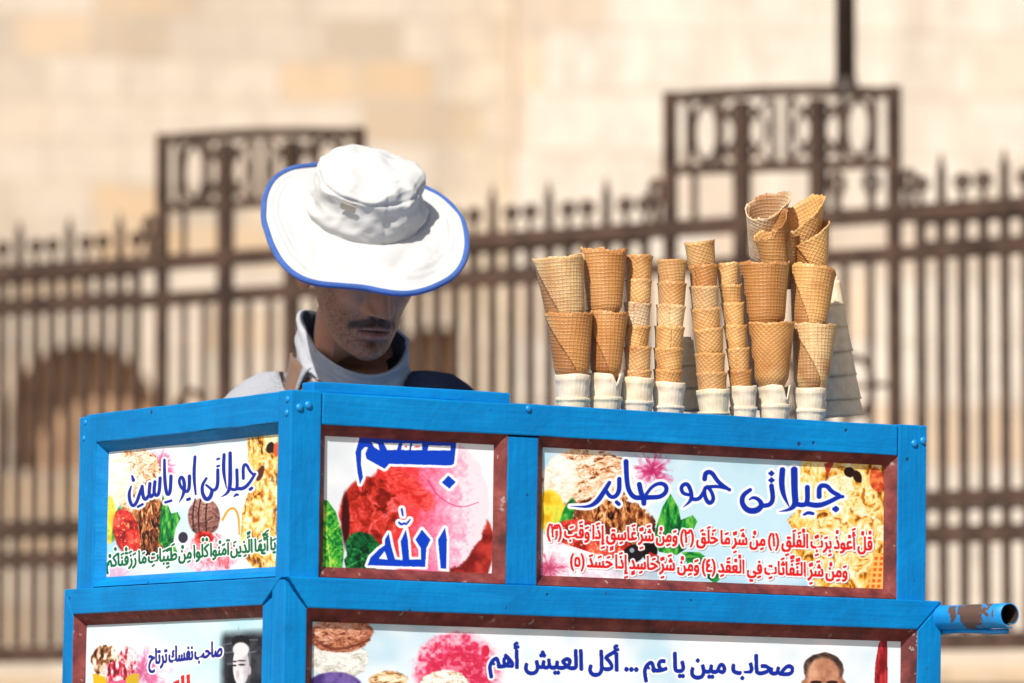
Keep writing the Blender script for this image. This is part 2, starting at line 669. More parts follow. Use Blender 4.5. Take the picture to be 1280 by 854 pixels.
def fence_section(x0, x1, label, phase):
    root = thing('iron_fence', label, 'fence', group='iron fence sections')
    root.matrix_world = FM @ Matrix.Translation((x0, 0, 0))
    L = x1 - x0
    for z, h, d in ((zR1, 0.052, 0.034), (zR2, 0.044, 0.030), (zR3, 0.048, 0.034), (zR4, 0.042, 0.030), (zB, 0.055, 0.036)):
        bm = bmesh.new()
        add_box(bm, 0, L, -d / 2, d / 2, z - h / 2, z + h / 2, 0.004)
        link('rail', bm_mesh(bm), M['iron'], root)
    sp = 0.0705
    n = int((L - 0.05) / sp)
    off = (L - (n - 1) * sp) / 2
    for i in range(n):
        kind = (i + phase) % 3
        o = bpy.data.objects.new('spike_bar' if kind == 0 else 'scroll_bar', barS if kind == 0 else barC)
        COL.objects.link(o)
        o.parent = root
        o.location = (off + i * sp, 0, 0)
    for zl, zh in ((zR2, zR1), (zR4, zR3)):       # little arches between the two rails
        bm = bmesh.new()
        for i in range(n - 1):
            xa = off + i * sp
            for s in (0, 1):
                pts = []
                for t in np.linspace(0, math.pi, 9):
                    zz = (zh - 0.055) + 0.024 * math.sin(t) if s == 0 else (zl + 0.048) - 0.022 * math.sin(t)
                    pts.append((xa + sp / 2 - sp / 2 * math.cos(t), 0, zz))
                sweep(bm, pts, 0.006, 5)
        link('arch_tracery', bm_mesh(bm), M['iron'], root)


fence_section(-4.6, p0 - 0.02, 'rusty iron fence left of the panel behind the man', 1)
fence_section(p0e + 0.02, p1 - 0.02, 'rusty iron fence between the two raised panels, right of the hat', 0)
fence_section(p1e + 0.02, FL + 4.6, 'rusty iron fence at the right, above the blue pipe handle', 2)


def pillar(x0, x1, label):
    """flat openwork panel of three bays with a ringed header"""
    root = thing('ironwork_panel', label, 'fence panel', group='raised ironwork panels of the fence')
    root.matrix_world = FM @ Matrix.Translation((x0, 0, 0))
    L = x1 - x0
    ups = [0.0, L * 0.327, L * 0.667, L]
    for i, x in enumerate(ups):
        r = 0.017 if i in (0, 3) else 0.021
        bm = bmesh.new()
        add_box(bm, x - r, x + r, -r, r, zP, zTop - 0.018 if i in (1, 2) else zTop + 0.016, 0.003)
        link('upright', bm_mesh(bm), M['iron'], root)
    for z, h in ((zTop, 0.032), (zHead, 0.030), (zR1, 0.050), (zR2, 0.046), (zR3, 0.046), (zR4, 0.042), (zB, 0.052)):
        bm = bmesh.new()
        for a, b in zip(ups[:-1], ups[1:]):
            ra = 0.0175 if a == 0 else 0.0215
            rb = 0.0175 if b == L else 0.0215
            if z == zTop:
                continue
            add_box(bm, a + ra, b - rb, -0.014, 0.014, z - h / 2, z + h / 2, 0.003)
        if z == zTop:                              # one bar across, very slightly bowed
            n = 12
            for i in range(n):
                xa, xb = 0.018 + (L - 0.036) * i / n, 0.018 + (L - 0.036) * (i + 1) / n
                zz = z + 0.012 * math.sin(math.pi * (i + 0.5) / n) - 0.004
                add_box(bm, xa - 0.001, xb, -0.014, 0.014, zz - h / 2, zz + h / 2, 0.0)
        link('cross_rail', bm_mesh(bm), M['iron'], root)
    hz = (zTop + zHead) / 2
    hh = (zTop - zHead) / 2 - 0.016
    for cx in (ups[1], ups[2]):                    # ring and saltire centred on each inner upright
        bm = bmesh.new()
        rr = hh * 0.86
        sweep(bm, [(cx + rr * 0.95 * math.cos(t), 0.004, hz + rr * math.sin(t)) for t in np.linspace(0, 2 * math.pi, 26, endpoint=False)], 0.0085, 6, True)
        for q in (-1, 1):
            tube_between(bm, (cx - rr * 1.12, 0.001 * q, hz - q * hh), (cx + rr * 1.12, 0.001 * q, hz + q * hh), 0.009, 6)
        link('ring_ornament', bm_mesh(bm), M['iron'], root)
    for cx in (L * 0.165, L * 0.845):
        bm = bmesh.new()
        sweep(bm, [(cx + L * 0.058 * math.cos(t), 0, hz + hh * 0.92 * math.sin(t)) for t in np.linspace(0, 2 * math.pi, 26, endpoint=False)], 0.011, 6, True)
        link('oval_ornament', bm_mesh(bm), M['iron'], root)
    for fx in (0.085, 0.235, 0.47, 0.535, 0.775, 0.915):
        box_obj('header_bar', M['iron'], root, L * fx - 0.008, L * fx + 0.008, -0.009, 0.009, hz - hh, hz + hh)
    box_obj('upper_bar', M['iron'], root, L * 0.11 - 0.008, L * 0.11 + 0.008, -0.009, 0.009, zR1 + 0.026, zHead - 0.016)
    # scrolls left and right of the posts and in the last bay
    for x in (-0.05, L * 0.75, L * 0.90, L + 0.05):
        bm = bmesh.new()
        zc = zR1 + 0.115
        sweep(bm, [(x + 0.020 * math.cos(t), 0, zc + 0.032 * math.sin(t)) for t in np.linspace(0, 2 * math.pi, 16, endpoint=False)], 0.013, 6, True)
        add_box(bm, x - 0.010, x + 0.010, -0.01, 0.01, zR1 + 0.026, zc - 0.03, 0.002)
        link('scroll', bm_mesh(bm), M['iron'], root)
    zz = f_xz(1100, 482)[1]
    for i, (a, b) in enumerate(zip(ups[:-1], ups[1:])):
        for fx in (0.35, 0.68):
            x = a + (b - a) * fx
            box_obj('lower_bar', M['iron'], root, x - 0.009, x + 0.009, -0.009, 0.009, zR3 + 0.024, zR2 - 0.024)
        bm = bmesh.new()
        cx = (a + b) / 2
        rr = (b - a) * 0.24
        sweep(bm, [(cx + rr * math.cos(t), -0.012, zz + rr * 1.35 * math.sin(t)) for t in np.linspace(0, 2 * math.pi, 18, endpoint=False)], 0.012, 6, True)
        link('lower_ring', bm_mesh(bm), M['iron'], root)
        box_obj('lower_rail', M['iron'], root, a + 0.022, b - 0.022, -0.010, 0.010, zz - 0.006, zz + 0.008)


def taper_panel(root, x_px, top_px, head_px):
    """the panels' heads are lower towards the right end"""
    xe, ze_top = f_xz(x_px, top_px)
    ze_head = f_xz(x_px, head_px)[1]
    L = p1e - p1
    for ch in root.children:
        for v in ch.data.vertices:
            f = max(0.0, min(1.0, v.co.x / L))
            if v.co.z > zHead - 0.05:
                q = (v.co.z - zHead) / (zTop - zHead)
                v.co.z -= f * ((zHead - ze_head) * (1 - q) + (zTop - ze_top) * q)
            elif v.co.z > zR1 + 0.03:
                q = (v.co.z - zR1) / (zHead - zR1)
                v.co.z -= f * (zHead - ze_head) * q


pillar(p0, p0e, 'raised ironwork fence panel rising just behind the white hat')
pillar(p1, p1e, 'raised ironwork fence panel rising behind the tilted cones on the cart')
for pn, (xp, tp, hp_) in zip([o_ for o_ in COL.objects if o_.name.startswith('ironwork_panel')], ((463, 164, 248), (1118, 114, 204))):
    taper_panel(pn, xp, tp, hp_)

# dark pole behind the right pillar
xq, zq = f_xz(1057, 117)
pb = FM @ Vector((xq, 0.0, zq - 0.004))
pr = thing('metal_pole', 'dark metal pole standing on top of the right ironwork panel', 'pole', tuple(pb))
bm = bmesh.new()
tube_between(bm, (0, 0, 0.0), (0, 0, 2.6), 0.031, 14, 0.028)
link('shaft', bm_mesh(bm, True), M['zone_pole'], pr)
bm = bmesh.new()
tube_between(bm, (0, 0, 0.0), (0, 0, 0.05), 0.040, 14, 0.034)
link('base', bm_mesh(bm), M['zone_pole'], pr)

# ------------------------------------------------------------------ the cart: frame of reference
ZT = CZ + 0.539
CW, CD, CH = 1.108, 0.709, 0.270
MR = (Matrix.Rotation(0.016, 4, 'Y') @ Matrix.Rotation(-0.007, 4, 'X') @ Matrix.Rotation(0.522, 4, 'Z'))
C0 = Vector((-0.319, 8.084, ZT))
CM = Matrix.Translation(C0 - (MR @ Vector((0, 0, ZT)))) @ MR
CMI = CM.inverted()
cart = thing('ice_cream_cart', 'blue painted wooden ice cream cart with printed posters set into red edged panels', 'ice cream cart')
cart.matrix_world = CM
OL = CMI @ CP


def loc_ray(px, py):
    return (CMI.to_3x3() @ ray(px, py))


def fr(px, py, y=0.0):
    d = loc_ray(px, py)
    return OL + d * ((y - OL.y) / d.y)


def lf(px, py, x=0.0):
    d = loc_ray(px, py)
    return OL + d * ((x - OL.x) / d.x)


# ---------------------------------------------------------------- printed artwork, painted as colours on the poster sheets
def vnoise(X, Y, seed):
    rs = np.random.RandomState(seed)
    P = rs.rand(64, 64)
    xi = np.floor(X).astype(int); yi = np.floor(Y).astype(int)
    fx = X - xi; fy = Y - yi
    fx = fx * fx * (3 - 2 * fx); fy = fy * fy * (3 - 2 * fy)
    g = lambda a, b: P[a % 64, b % 64]
    return (g(xi, yi) * (1 - fx) + g(xi + 1, yi) * fx) * (1 - fy) + (g(xi, yi + 1) * (1 - fx) + g(xi + 1, yi + 1) * fx) * fy


def fbm(X, Y, sc, seed, oct=4):
    v = 0; a = 0.5; t = 0
    for i in range(oct):
        v = v + a * vnoise(X / sc, Y / sc, seed + i)
        t += a; a *= 0.55; sc /= 2.0
    return v / t


def dilate(m, r):
    out = m.copy()
    ri = int(math.ceil(r))
    for dy in range(-ri, ri + 1):
        for dx in range(-ri, ri + 1):
            if (dx or dy) and dx * dx + dy * dy <= r * r + 0.3:
                ys, yd = (max(0, -dy), max(0, dy))
                xs, xd = (max(0, -dx), max(0, dx))
                h = m.shape[0] - abs(dy); ww = m.shape[1] - abs(dx)
                if h > 0 and ww > 0:
                    np.maximum(out[yd:yd + h, xd:xd + ww], m[ys:ys + h, xs:xs + ww], out=out[yd:yd + h, xd:xd + ww])
    return out


class Art:
    def __init__(s, x0, y0, x1, y1, ss=3):
        s.x0, s.y0, s.ss = x0, y0, ss
        s.w = int((x1 - x0) * ss); s.h = int((y1 - y0) * ss)
        s.X, s.Y = np.meshgrid(x0 + (np.arange(s.w) + 0.5) / ss, y0 + (np.arange(s.h) + 0.5) / ss)
        s.I = np.ones((s.h, s.w, 3))

    def n(s, sc, seed, o=4, ax=1.0, ay=1.0):
        return fbm(s.X * ax + 300, s.Y * ay + 300, sc, seed, o)

    def wn(s, sc, seed, ax=1.0, ay=1.0, warp=1.1):
        """folded, creamy texture: warped noise with soft ridges"""
        X, Y = s.X * ax + 300, s.Y * ay + 300
        wx = (fbm(X, Y, sc * 1.6, seed + 11, 3) - 0.5) * sc * warp * 2
        wy = (fbm(X, Y, sc * 1.6, seed + 23, 3) - 0.5) * sc * warp * 2
        v = fbm(X + wx, Y + wy, sc, seed, 4)
        r_ = 1 - np.abs(2 * fbm(X + 1.6 * wx, Y + 1.6 * wy, sc * 0.8, seed + 31, 2) - 1) * 1.6
        f = fbm(X, Y, max(1.6, sc * 0.2), seed + 41, 2)
        return np.clip(0.52 * v + 0.34 * r_ + 0.24 * f - 0.05, 0, 1)

    def over(s, m, c):
        c = np.asarray(c, float)
        if c.ndim == 1 and c.max() > 1: c = c / 255.0
        s.I = s.I * (1 - m[..., None]) + c * m[..., None]

    def ell(s, cx, cy, rx, ry, rot=0, rag=0.0, seed=1, soft=1.0, sc=9):
        a = R(rot)
        dx, dy = s.X - cx, s.Y - cy
        u = (dx * math.cos(a) + dy * math.sin(a)) / rx
        v = (-dx * math.sin(a) + dy * math.cos(a)) / ry
        d = np.sqrt(u * u + v * v)
        if rag:
            d = d + rag * (s.n(sc, seed) - 0.5) * 2
        return np.clip((1 - d) * min(rx, ry) / soft + 0.5, 0, 1)

    def poly(s, pts, soft=0.6):
        inside = np.zeros(s.X.shape, bool)
        n = len(pts)
        for i in range(n):
            (xa, ya), (xb, yb) = pts[i], pts[(i + 1) % n]
            if ya == yb: continue
            c = ((ya > s.Y) != (yb > s.Y)) & (s.X < (xb - xa) * (s.Y - ya) / (yb - ya) + xa)
            inside ^= c
        return inside.astype(float)

    def cmap(s, v, stops):
        xs = [p for p, _ in stops]
        cs = np.array([c for _, c in stops], float) / 255.0
        return np.stack([np.interp(v, xs, cs[:, i]) for i in range(3)], -1)

    def stroke(s, pts, acc=None):
        """pts: (x, y, width) polyline, corners rounded; returns the distance to its edge"""
        if 2 < len(pts) < 8:
            for _ in range(2):
                Q = [pts[0]]
                for a, b in zip(pts[:-1], pts[1:]):
                    Q.append(tuple(a[i] * 0.75 + b[i] * 0.25 for i in range(3)))
                    Q.append(tuple(a[i] * 0.25 + b[i] * 0.75 for i in range(3)))
                pts = Q + [pts[-1]]
        d = np.full(s.X.shape, 99.0)
        for (xa, ya, wa), (xb, yb, wb) in zip(pts[:-1], pts[1:]):
            vx, vy = xb - xa, yb - ya
            L2 = vx * vx + vy * vy + 1e-9
            t = np.clip(((s.X - xa) * vx + (s.Y - ya) * vy) / L2, 0, 1)
            dd = np.hypot(s.X - xa - t * vx, s.Y - ya - t * vy) - (wa + (wb - wa) * t) / 2
            d = np.minimum(d, dd)
        return d

    def ink(s, d, c, halo=2.0, hc=(252, 252, 255), shadow=None):
        """signed distance field -> halo and letter"""
        if shadow:
            sh = np.roll(np.roll(np.clip(halo + 0.5 - d, 0, 1), 4, 0), 4, 1)
            s.over(sh * 0.5, shadow)
        s.over(np.clip((halo - d) * 1.5 + 0.5, 0, 1), hc)
        s.over(np.clip(-d * 2 + 0.5, 0, 1), c)

    def ink_mask(s, m, c, halo=2.0, hc=(252, 252, 255), shadow=None):
        hm = dilate(m, halo * s.ss)
        if shadow:
            s.over(np.roll(np.roll(hm, int(1.2 * s.ss), 0), int(1.2 * s.ss), 1) * 0.55, shadow)
        s.over(hm, hc)
        s.over(m, c)

    def sample(s, px, py):
        fx = np.clip((px - s.x0) * s.ss - 0.5, 0, s.w - 1.001)
        fy = np.clip((py - s.y0) * s.ss - 0.5, 0, s.h - 1.001)
        xi = fx.astype(int); yi = fy.astype(int)
        fx = (fx - xi)[..., None]; fy = (fy - yi)[..., None]
        I = s.I
        return (I[yi, xi] * (1 - fx) + I[yi, xi + 1] * fx) * (1 - fy) + (I[yi + 1, xi] * (1 - fx) + I[yi + 1, xi + 1] * fx) * fy


# ---------------------------------------------------------------- lettering: built-in font, letters joined by hand
FORMS = {}
for ch, cp, nf in (('ء', 0xFE80, 1), ('آ', 0xFE81, 2), ('أ', 0xFE83, 2), ('ؤ', 0xFE85, 2), ('إ', 0xFE87, 2), ('ئ', 0xFE89, 4),
                   ('ا', 0xFE8D, 2), ('ب', 0xFE8F, 4), ('ة', 0xFE93, 2), ('ت', 0xFE95, 4), ('ث', 0xFE99, 4), ('ج', 0xFE9D, 4),
                   ('ح', 0xFEA1, 4), ('خ', 0xFEA5, 4), ('د', 0xFEA9, 2), ('ذ', 0xFEAB, 2), ('ر', 0xFEAD, 2), ('ز', 0xFEAF, 2),
                   ('س', 0xFEB1, 4), ('ش', 0xFEB5, 4), ('ص', 0xFEB9, 4), ('ض', 0xFEBD, 4), ('ط', 0xFEC1, 4), ('ظ', 0xFEC5, 4),
                   ('ع', 0xFEC9, 4), ('غ', 0xFECD, 4), ('ف', 0xFED1, 4), ('ق', 0xFED5, 4), ('ك', 0xFED9, 4), ('ل', 0xFEDD, 4),
                   ('م', 0xFEE1, 4), ('ن', 0xFEE5, 4), ('ه', 0xFEE9, 4), ('و', 0xFEED, 2), ('ى', 0xFEEF, 2), ('ي', 0xFEF1, 4)):
    FORMS[ch] = (cp, nf)
LAMALEF = {'آ': 0xFEF5, 'أ': 0xFEF7, 'إ': 0xFEF9, 'ا': 0xFEFB}
MARKS = set('\u064b\u064c\u064d\u064e\u064f\u0650\u0651\u0652')


def shape(txt):
    """logical Arabic -> visual left-to-right list of (glyph, marks)"""
    units = []
    for ch in txt:
        if ch in MARKS and units:
            units[-1][1].append(ch)
        else:
            units.append([ch, []])
    merged = []
    i = 0
    while i < len(units):
        ch, mk = units[i]
        if ch == 'ل' and i + 1 < len(units) and units[i + 1][0] in LAMALEF:
            merged.append([('LA', units[i + 1][0]), mk + units[i + 1][1]])
            i += 2
        else:
            merged.append([ch, mk]); i += 1
    out = []
    joins = lambda u: (isinstance(u, tuple) or u in FORMS and FORMS[u][1] >= 2)
    fwd = lambda u: (not isinstance(u, tuple) and u in FORMS and FORMS[u][1] == 4)
    for i, (u, mk) in enumerate(merged):
        prev = i > 0 and fwd(merged[i - 1][0]) and joins(u)
        nxt = i + 1 < len(merged) and fwd(u) and joins(merged[i + 1][0])
        if isinstance(u, tuple):
            g = chr(LAMALEF[u[1]] + (1 if prev else 0))
        elif u in FORMS:
            cp, nf = FORMS[u]
            if nf == 4:
                g = chr(cp + (3 if prev and nxt else 2 if nxt else 1 if prev else 0))
            elif nf == 2:
                g = chr(cp + (1 if prev else 0))
            else:
                g = chr(cp)
        else:
            g = {'(': ')', ')': '('}.get(u, u)
        out.append((g, mk))
    return out[::-1]


_fc = bpy.data.curves.new('lettering', 'FONT')
_fc.resolution_u = 3
_fo = bpy.data.objects.new('lettering', _fc)
COL.objects.link(_fo)
_gc = {}


def _eval(body):
    _fc.body = body
    dg = bpy.context.evaluated_depsgraph_get()
    dg.update()
    oe = _fo.evaluated_get(dg)
    me = oe.to_mesh()
    me.calc_loop_triangles()
    V = np.array([v.co[:2] for v in me.vertices]) if len(me.vertices) else np.zeros((0, 2))
    T = np.array([t.vertices[:] for t in me.loop_triangles], int) if len(me.loop_triangles) else np.zeros((0, 3), int)
    oe.to_mesh_clear()
    return V, T


_XA = _eval('I')[0][:, 0].max()


def glyph(g):
    if g not in _gc:
        V, T = _eval(g)
        if g == ' ':
            adv = 0.20
        else:
            adv = _eval(g + 'I')[0][:, 0].max() - _XA
        _gc[g] = (V, T, adv)
    return _gc[g]


def fill_tris(m, P, T):
    for t in T:
        a, b, c = P[t]
        x0 = max(int(min(a[0], b[0], c[0])), 0); x1 = min(int(max(a[0], b[0], c[0])) + 2, m.shape[1])
        y0 = max(int(min(a[1], b[1], c[1])), 0); y1 = min(int(max(a[1], b[1], c[1])) + 2, m.shape[0])
        if x0 >= x1 or y0 >= y1: continue
        X, Y = np.meshgrid(np.arange(x0, x1) + 0.5, np.arange(y0, y1) + 0.5)
        d = (b[0] - a[0]) * (c[1] - a[1]) - (b[1] - a[1]) * (c[0] - a[0])
        if abs(d) < 1e-9: continue
        w1 = ((X - a[0]) * (c[1] - a[1]) - (Y - a[1]) * (c[0] - a[0])) / d
        w2 = ((b[0] - a[0]) * (Y - a[1]) - (b[1] - a[1]) * (X - a[0])) / d
        m[y0:y1, x0:x1] = np.maximum(m[y0:y1, x0:x1], ((w1 >= -0.02) & (w2 >= -0.02) & (w1 + w2 <= 1.02)).astype(float))


def write(art, txt, left, right, alef, bold=0.5, space=0.2):
    """text mask; left/right = baseline ends in photo px, alef = letter height in px"""
    gl = shape(txt)
    m = np.zeros(art.X.shape)
    x = 0.0
    items = []
    for g, mk in gl:
        V, T, adv = glyph(g)
        if g == ' ': adv = space
        items.append((V, T, x, 0.0))
        if len(V):
            cx = x + (V[:, 0].min() + V[:, 0].max()) / 2
            top, bot = V[:, 1].max(), V[:, 1].min()
            up = 0.0
            for k in mk:
                MV, MT, _ = glyph(k)
                mw = (MV[:, 0].min() + MV[:, 0].max()) / 2
                if k in '\u064d\u0650':
                    dy = min(bot, 0.0) - 0.10 - MV[:, 1].max()
                else:
                    dy = max(top, 0.42) + 0.09 + up - MV[:, 1].min()
                    up += MV[:, 1].max() - MV[:, 1].min() + 0.05
                items.append((MV, MT, cx - mw, dy))
        x += adv
    W = x
    vs = alef / 0.714
    for V, T, ox, oy in items:
        if not len(V): continue
        t = (V[:, 0] + ox) / W
        px = left[0] + t * (right[0] - left[0])
        py = left[1] + t * (right[1] - left[1]) - (V[:, 1] + oy) * vs
        P = np.stack([(px - art.x0) * art.ss, (py - art.y0) * art.ss], 1)
        fill_tris(m, P, T)
    return dilate(m, bold * art.ss) if bold else m


NAVY = (12, 46, 168)


def cr(pts, ox, oy, sc, fat=1.22):
    """crop pixels -> photo pixels, rounding the corners of the traced stroke"""
    P = [(ox + p[0] / sc, oy + p[1] / sc, fat * (p[2] if len(p) > 2 else 26) / sc) for p in pts]
    for _ in range(2):
        if len(P) > 2:
            Q = [P[0]]
            for a, b in zip(P[:-1], P[1:]):
                Q.append(tuple(a[i] * 0.75 + b[i] * 0.25 for i in range(3)))
                Q.append(tuple(a[i] * 0.25 + b[i] * 0.75 for i in range(3)))
            Q.append(P[-1])
            P = Q
    return P


def burst(a, cx, cy, r, c, seed):
    ang = np.arctan2(a.Y - cy, a.X - cx)
    rad = np.hypot(a.X - cx, a.Y - cy) / r
    spk = 0.5 * fbm(ang * 9 + 40, rad * 1.2 + 20, 1.0, seed, 3) + 0.5 * a.n(5, seed + 1, 4)
    a.over(np.clip((spk * 1.9 - rad) * 1.3, 0, 1) * 0.9, c)
    a.over(np.clip((spk * 1.2 - rad) * 1.6, 0, 1) * 0.7, [max(0, q - 60) for q in c])


def cream_scoop(a, cx, cy, rx, ry, stops, seed, rot=0, sc=9, ax=1.0, ay=1.8, rag=0.14):
    v = a.wn(sc, seed, ax, ay)
    ca, sa = math.cos(R(rot)), math.sin(R(rot))
    u_ = ((a.X - cx) * ca + (a.Y - cy) * sa) / rx
    w_ = (-(a.X - cx) * sa + (a.Y - cy) * ca) / ry
    v = v + 0.10 * (-0.5 * u_ - w_) - 0.10 * np.clip(u_ * u_ + w_ * w_ - 0.45, 0, 1)
    a.over(a.ell(cx, cy, rx, ry, rot, rag, seed + 3, 2.0), a.cmap(np.clip(v, 0, 1), stops))


TAN = [(0.25, (120, 62, 34)), (0.40, (216, 150, 100)), (0.52, (246, 202, 160)), (0.66, (255, 240, 222)), (0.8, (255, 252, 246))]
CHOC = [(0.25, (22, 10, 8)), (0.42, (84, 38, 20)), (0.55, (146, 74, 38)), (0.68, (214, 142, 78)), (0.8, (246, 206, 150))]
CARA = [(0.28, (116, 58, 14)), (0.40, (214, 134, 32)), (0.50, (240, 184, 76)), (0.62, (252, 222, 140)), (0.75, (255, 246, 216))]
REDS = [(0.25, (126, 16, 14)), (0.5, (214, 44, 36)), (0.75, (246, 104, 84))]
GREEN = [(0.28, (8, 66, 30)), (0.5, (20, 138, 52)), (0.72, (120, 196, 70))]


def pale_bg(a, cool=0.5, seed=5):
    v = a.n(70, seed, 3)
    a.I = a.cmap(np.clip(v + cool - 0.5, 0, 1), [(0.25, (250, 251, 254)), (0.5, (226, 239, 248)), (0.75, (176, 217, 236))])


# ---- right poster
A = Art(668, 540, 1130, 752)
pale_bg(A, 0.55, 5)
A.over(A.ell(905, 640, 85, 70, 0, 0.2, 8, 40), (196, 228, 243))
burst(A, 816, 588, 26, (222, 70, 132), 3)
burst(A, 700, 722, 40, (238, 150, 180), 9)
cream_scoop(A, 734, 604, 58, 46, TAN, 21)
cream_scoop(A, 700, 600, 22, 30, [(0.2, (250, 214, 180)), (0.6, (255, 248, 240)), (0.8, (255, 255, 255))], 25)
cream_scoop(A, 765, 660, 54, 40, CHOC, 31, 10, 12, 1.6, 0.8)
A.over(A.ell(690, 642, 17, 30, -8, 0.05, 3, 2), A.cmap(A.n(12, 41), [(0.3, (226, 176, 20)), (0.6, (250, 226, 70)), (0.8, (200, 214, 70))]))
A.over(A.ell(708, 648, 7, 26, 18, 0.05, 3, 1.5), A.cmap(A.n(8, 43), GREEN))
A.over(A.ell(690, 668, 9, 10, 0, 0.05, 3, 1.5), A.cmap(A.n(8, 44), GREEN))
A.over(A.ell(744, 682, 56, 26, 24, 0.04, 6, 1.6), A.cmap(A.n(10, 51), REDS))
A.over(A.ell(762, 668, 20, 8, 30, 0.1, 6, 2), (104, 40, 22))
A.over((A.n(3, 55, 2) > 0.72) * A.ell(738, 676, 42, 20, 24) * 0.8, (250, 190, 120))
A.over(A.ell(812, 688, 10, 14, 0, 0.05, 3, 1.5), (18, 12, 16))
A.over(A.ell(792, 692, 13, 11, 0, 0.05, 3, 1.5), (30, 20, 24))
A.over(A.ell(790, 688, 3, 3), (150, 160, 170))
A.over(A.poly([(812, 690), (834, 700), (828, 716), (800, 712)]), (190, 40, 36))
lf1 = A.poly([(838, 617), (848, 634), (851, 650), (866, 644), (872, 652), (866, 664), (852, 672), (858, 686), (846, 694), (824, 690), (816, 676), (822, 652), (828, 634)])
A.over(lf1, A.cmap(A.n(9, 61, 4, 2.0, 0.7), GREEN))
lf2 = A.poly([(852, 690), (874, 690), (890, 702), (902, 722), (894, 730), (876, 716), (860, 706)])
A.over(lf2, A.cmap(A.n(9, 63, 4, 0.8, 2.0), GREEN))
# plate rim
A.over(A.poly([(676, 666), (706, 680), (742, 692), (790, 704), (812, 722), (690, 742), (670, 742)]), A.cmap(A.n(16, 66), [(0.3, (244, 205, 218)), (0.5, (252, 246, 250)), (0.8, (250, 252, 254))]))
burst(A, 686, 712, 26, (226, 100, 140), 12)
A.over(A.ell(795, 715, 34, 9, 8, 0.1, 6, 6) * 0.6, (170, 182, 194))
# caramel cream and flowers
cm = A.poly([(1006, 560), (1120, 560), (1120, 752), (1040, 752), (1004, 720), (988, 692), (994, 668), (984, 650), (1000, 634), (996, 610)])
cm = np.clip(cm * (0.4 + 1.4 * A.n(12, 71, 3)), 0, 1) ** 0.5 * cm
v = A.wn(15, 73, 1.3, 0.8) * 0.9 + 0.06
A.over(cm, A.cmap(v, CARA))
for (x, y, rx, ry, rot, sd) in ((1050, 612, 24, 18, -20, 81), (1082, 628, 22, 18, 10, 82), (1040, 664, 30, 18, 5, 83), (1085, 668, 20, 22, 0, 84), (1056, 706, 34, 18, -5, 85)):
    vv = A.wn(12, sd, 1.1, 1.1)
    e = A.ell(x, y, rx, ry, rot, 0.18, sd, 2)
    A.over(e * 0.9, A.cmap(vv, [(0.25, (180, 96, 20)), (0.42, (240, 190, 90)), (0.56, (252, 230, 160)), (0.7, (255, 248, 226))]))
A.over(A.ell(1062, 590, 7, 6, 30, 0.2, 3), (34, 14, 10)); A.over(A.ell(1072, 596, 9, 5, 60, 0.2, 5), (44, 18, 12))
A.over(A.ell(1096, 600, 9, 16, -10, 0.15, 5), A.cmap(A.n(6, 88), [(0.3, (190, 60, 30)), (0.7, (244, 130, 70))]))
A.over(A.poly([(1030, 580), (1044, 575), (1034, 596)]), (176, 60, 40))
wf = A.poly([(1092, 694), (1112, 690), (1112, 745), (1082, 745)])
A.over(wf, A.cmap(np.maximum(np.abs(np.sin(A.X * 0.45 + A.Y * 0.05)), np.abs(np.sin(A.Y * 0.45))), [(0.6, (226, 96, 20)), (0.95, (252, 190, 100))]))
H1 = [  # traced strokes of the headline, in crop pixels (origin 700,570, 6.4x)
    [(474, 185, 30), (474, 285, 32), (438, 332, 28), (398, 326, 26), (372, 285, 26)],
    [(395, 214, 26), (352, 285, 32), (300, 365, 36), (230, 410, 20), (80, 402, 3)],
    [(452, 370, 26), (470, 386, 26)],
    [(528, 45, 34), (532, 180, 32), (546, 275, 32), (590, 335, 32), (655, 335, 34), (720, 332, 32), (800, 330, 30), (850, 292, 30), (852, 240, 30), (805, 215, 26), (740, 240, 22), (690, 305, 22)],
    [(634, 228, 34), (648, 300, 34), (670, 340, 36), (670, 380, 34)],
    [(1035, 312, 22), (985, 302, 24), (966, 258, 26), (990, 225, 26), (1025, 226, 28), (1052, 295, 28), (1052, 355, 26), (985, 412, 4)],
    [(1052, 345, 26), (1110, 350, 26), (1150, 292, 26), (1162, 255, 24)],
]
H2 = [  # origin 880,570
    [(5, 185, 32), (12, 132, 32), (62, 128, 30), (105, 200, 28), (150, 238, 28), (205, 272, 22)],
    [(205, 268, 20), (120, 244, 22), (50, 246, 24), (0, 256, 26), (8, 335, 26), (42, 385, 30), (80, 352, 26), (62, 285, 24), (25, 246, 24)],
    [(370, 272, 26), (312, 312, 32), (300, 375, 34), (345, 438, 38), (420, 442, 42), (468, 396, 36), (440, 348, 26), (395, 330, 22), (362, 350, 10)],
    [(470, 400, 30), (530, 392, 30), (555, 345, 32), (540, 240, 32)],
    [(540, 128, 20), (540, 150, 22)], [(526, 140, 20), (552, 140, 20)],
    [(540, 184, 22), (540, 206, 20)], [(526, 195, 20), (554, 195, 20)],
    [(628, 112, 38), (620, 220, 40), (635, 310, 32), (680, 402, 8)],
    [(722, 112, 46), (726, 300, 44), (735, 385, 42), (690, 430, 24), (600, 446, 4)],
    [(735, 385, 34), (795, 395, 32), (830, 378, 32), (828, 252, 34)],
    [(830, 385, 34), (915, 400, 36), (1000, 370, 30), (1080, 326, 30), (1112, 326, 22)],
    [(922, 325, 34), (922, 238, 32), (985, 236, 30), (1020, 285, 30), (1080, 315, 28)],
    [(1042, 425, 28), (1066, 425, 28)], [(1055, 415, 26), (1055, 436, 26)],
    [(800, 470, 16), (835, 452, 24), (872, 462, 22)],
]
d = np.full(A.X.shape, 99.0)
for st in H1: d = np.minimum(d, A.stroke(cr(st, 700, 570, 6.4)))
for st in H2: d = np.minimum(d, A.stroke(cr(st, 880, 570, 6.4)))
